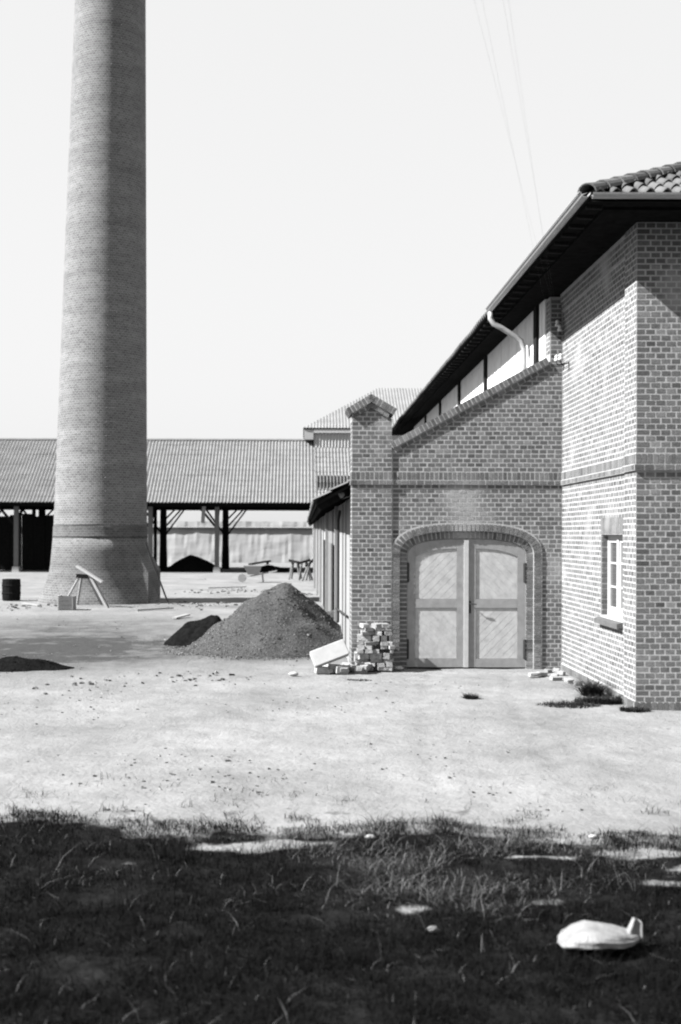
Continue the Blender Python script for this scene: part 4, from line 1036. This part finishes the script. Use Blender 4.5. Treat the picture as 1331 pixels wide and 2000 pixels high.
# cement sack in the grass
sk = empty('paper_sack', (1.62, 6.1, gh(1.62, 6.1)), 'crumpled white paper sack with a twisted end lying in the grass', 'sack')
zz = gh(1.62, 6.1) + .035
def sackbody(b):
    st = [(-.235, .035, .012, .03), (-.228, .045, .03, .07), (-.19, .058, .045, .11), (-.13, .07, .066, .14), (-.06, .078, .075, .155), (.02, .068, .066, .15), (.09, .058, .056, .13), (.15, .052, .04, .10), (.19, .055, .024, .06), (.205, .06, .012, .03)]
    rr = []; n = 44
    for i, (x, zc, hh, hd_) in enumerate(st):
        ring = []
        for k in range(n):
            a = 2 * math.pi * k / n; c_, s_ = math.cos(a), math.sin(a)
            q = 1 + .22 * N(x * 11 + 2, c_ * 1.8, s_ * 1.8) + .16 * N(x * 24, c_ * 4, s_ * 4) + .20 * abs(N(x * 13 + c_ * 2, c_ * 2.5, s_ * 2.5 + x * 6)) - .06
            zc_ = math.copysign(abs(s_) ** .8, s_) * hh * q
            if s_ < 0: zc_ *= .75
            ring.append((1.62 + x + .012 * N(c_ * 2, s_ * 2, x * 5), 6.1 + c_ * hd_ * q + x * .15, zz + zc * .75 + zc_ * .72))
        rr.append(ring)
    b.rings(rr)
part('body', 'paper', sk, sackbody, smooth=True)
def sackear(b):
    rr = []; n = 20
    for (t, wd, th) in ((0, .066, .030), (.25, .056, .024), (.5, .046, .017), (.75, .037, .011), (1.0, .022, .005)):
        c_ = Vector((1.62 + .165 + .035 * t, 6.13, zz + .012 + .125 * t)); ring = []
        for k in range(n):
            a = 2 * math.pi * k / n; q = 1 + .12 * N(math.cos(a) * 2, t * 3, 2)
            p = c_ + Vector((math.cos(a) * wd * q, math.sin(a) * th + .018 * math.sin(math.cos(a) * 4 + t), .012 * math.cos(a) * (-1 if t > .8 else 1) * t + .012 * N(math.cos(a) * 3, t, 7)))
            ring.append(p)
        rr.append(ring)
    b.rings(rr)
part('twisted_end', 'paper', sk, sackear, smooth=True)

def stone(x, y, z, s_, label, m='concrete', group=None, sx=1.6):
    b = MB(); rr = []
    for j in range(7):
        ph = -math.pi / 2 + math.pi * (j + .02) / 6.04; ring = []
        for k in range(10):
            a = 2 * math.pi * k / 10; q = 1 + .25 * N(math.cos(a) + x * 9, math.sin(a) + y, math.sin(ph) + j)
            ring.append((x + s_ * sx * math.cos(ph) * math.cos(a) * q, y + s_ * math.cos(ph) * math.sin(a) * q, z + s_ * .7 * math.sin(ph) * q))
        rr.append(ring)
    b.rings(rr); return tag(b.build('stone', m, None, (x, y, z), True), label, 'stone', group)
stone(.735, 6.36, gh(.735, 6.36) + .03, .024, 'small white oval stone lying in the dark grass', 'paper')
stone(.50, 8.3, gh(.5, 8.3) + .02, .025, 'small pale stone on the bare patch in the grass', 'concrete')
stone(2.15, 8.35, gh(2.15, 8.35) + .02, .02, 'small pale stone near the right end of the grass edge', 'concrete')
stone(-.15, 18.0, .03, .05, 'pale stone on the sand left of the leaning block', 'concrete')
stone(1.60, 18.85, .03, .05, 'pale stone lying right of the brick pile by the gate', 'concrete')
# broken bricks near the inner corner
NTH = iter('first second third fourth fifth sixth seventh eighth ninth'.split())
for (x, y, r_) in sorted(((3.72, 18.1, .2), (3.86, 18.2, .5), (4.02, 17.95, 1.0), (3.95, 17.6, .3), (4.1, 17.35, 1.7), (4.18, 17.1, .1), (4.2, 18.3, .8), (4.05, 18.6, .4), (4.22, 18.75, 1.2)), key=lambda q: -q[1]):
    loose(x, y, .02, random.uniform(.08, .18), .1, .055, r_, random.uniform(-.15, .15), random.uniform(-.1, .1), random.uniform(.2, .9), f'broken brick scrap by the sunlit side wall, the {next(NTH)} counted from the gate', 'brick scraps by the side wall', 'brick_scrap')

# weeds
def blades(n, fpos, hrange, width, tonef, lean=.5, segs=2):
    P = []; F = []; T = []
    for i in range(n):
        x, y, z = fpos(i); h = random.uniform(*hrange) * (1 + .9 * N(x * 2.6, y * 3.4, 31) + .5 * N(x * 8, y * 8, 33)); a = random.uniform(0, 2 * math.pi); ln = random.uniform(.1, lean) * h * 1.3
        dx, dy = math.cos(a), math.sin(a); wx_, wy_ = -dy * width / 2, dx * width / 2; b0 = len(P)
        m_ = .5; P += [(x - wx_, y - wy_, z - .01), (x + wx_, y + wy_, z - .01), (x + dx * ln * .35 - wx_ * .8, y + dy * ln * .35 - wy_ * .8, z + h * .62), (x + dx * ln * .35 + wx_ * .8, y + dy * ln * .35 + wy_ * .8, z + h * .62), (x + dx * ln, y + dy * ln, z + h)]
        t = tonef(x, y); F += [(b0, b0 + 1, b0 + 3, b0 + 2), (b0 + 2, b0 + 3, b0 + 4)]; T += [t, t]
    return P, F, T
def weed(x, y, r_, n, h, label, sx=1.0):
    def fp(i):
        a = random.uniform(0, 6.28); q = math.sqrt(random.random()) * r_; return (x + q * math.cos(a) * sx, y + q * math.sin(a), gh(x, y))
    P, F, T = blades(n * 3, fp, (h * .25, h * .8), .010, lambda a, b_: random.random(), 2.4)
    m = MB(); m.v, m.f, m.t = P, F, T
    tag(m.build('weed_tuft', 'weed_leaf', None, (x, y, gh(x, y)), fix=False), label, 'weed', 'weed tufts on the sand')
weed(4.08, 15.9, .13, 240, .22, 'bushy dark weed against the foot of the side wall', 1.0)
weed(4.12, 15.25, .2, 300, .13, 'dark low weed at the foot of the near wall corner', 1.2)
weed(3.55, 15.0, .22, 260, .07, 'flat straggling weed patch left of the near wall corner', 2.0)
weed(4.28, 14.5, .13, 160, .08, 'low weed just in front of the near wall corner', 1.5)
weed(3.9, 15.35, .14, 140, .09, 'small weed between the bushy one and the straggling patch', 1.5)
weed(2.32, 15.6, .10, 130, .08, 'lone dark weed tuft on the sand before the gate')
weed(.88, 17.6, .10, 60, .03, 'sparse weed on the sand in front of the brick pile', 2.0)

# crumbs and clods strewn over the yard
b = MB()
for i in range(3800):
    y = 9.2 + 34 * random.random() ** 1.6; x = random.uniform(-.30 * y - 1, .24 * y + .3 if y < 14 else min(.22 * y, 4.1 if y < 19 else .2))
    if y > 18.7 and x > .3: continue
    if N(x * .5, y * .5, 5) + .6 * N(x * 1.7, y * 1.7, 15) < random.uniform(0, .5): continue
    s_ = random.uniform(.006, .02) * (2.0 if random.random() < .05 else 1)
    b.box((x, y, gh(x, y) + s_ * .15), (s_ * random.uniform(.8, 2), s_ * random.uniform(.8, 1.6), s_ * .7), Matrix.Rotation(random.uniform(0, 3), 3, Vector((.3 * random.random(), .3 * random.random(), 1)).normalized()), random.random())
tag(b.build('scattered_crumbs', 'pebble', None, (0, 15, 0), fix=False), 'clods and crumbs strewn over the sandy yard', 'gravel', kind='stuff')

# grass in front
P = []; F = []; T = []
def gpos_gen(n):
    out = []
    while len(out) < n:
        y = random.uniform(4.0, 10.6); x = random.uniform(-.29 * y - .7, .36 * y + .7)
        e = grass_edge(x)
        if y > e - .1 and (random.random() > .5 * math.exp(-(y - e) * 1.6) or N(x * 2.5, y * 3.2, 21) + .5 * N(x * 7, y * 8, 22) < .22 + .1 * (x > 0)): continue
        q = bare(x, y)
        if random.random() < (q - .3) * 1.7: continue
        if N(x * 2.2, y * 2.8, 11) + .5 * N(x * 6, y * 6, 13) < random.uniform(-.7, .12): continue
        out.append((x, y, gh(x, y)))
    return out
pts = gpos_gen(98000)
def dry_with_shade(x, y):  # dry patches; nearer and left, foreground shade is put into the tone
    return sstep(-.05, .55, .8 * N(x * 1.0, y * 1.7, 9) + .4 * N(x * 3.1, y * 4.2, 19) + .16 * (y - 7.0)) * sstep(6.2, 7.2, y) * (.15 + .85 * sstep(-1.5, .3, x)) + 1.3 * math.exp(-(((x - .78) / .5) ** 2 + ((y - 7.1) / .3) ** 2))
def gtone(x, y):
    d = dry_with_shade(x, y); t = random.uniform(0, .045) + .09 * d
    if random.random() < .012 + .42 * d: t = random.uniform(.25, 1)
    return t
for i in range(0, len(pts)):
    pass
small = pts[:91500]; tall = [p for p in pts[91500:] if p[1] < grass_edge(p[0]) - .25]
a1 = blades(len(small), lambda i: small[i], (.016, .055), .0048, gtone, 2.6)
a2 = blades(len(tall), lambda i: tall[i], (.05, .13), .004, gtone, 1.5)
m = MB()
for (p_, f_, t_) in (a1, a2):
    k = len(m.v); m.v += p_; m.f += [tuple(i + k for i in f) for f in f_]; m.t += t_
tag(m.build('grass', 'grass_blade', None, (0, 6.5, 0), fix=False), 'dark rough grass covering the foreground', 'grass', kind='stuff')
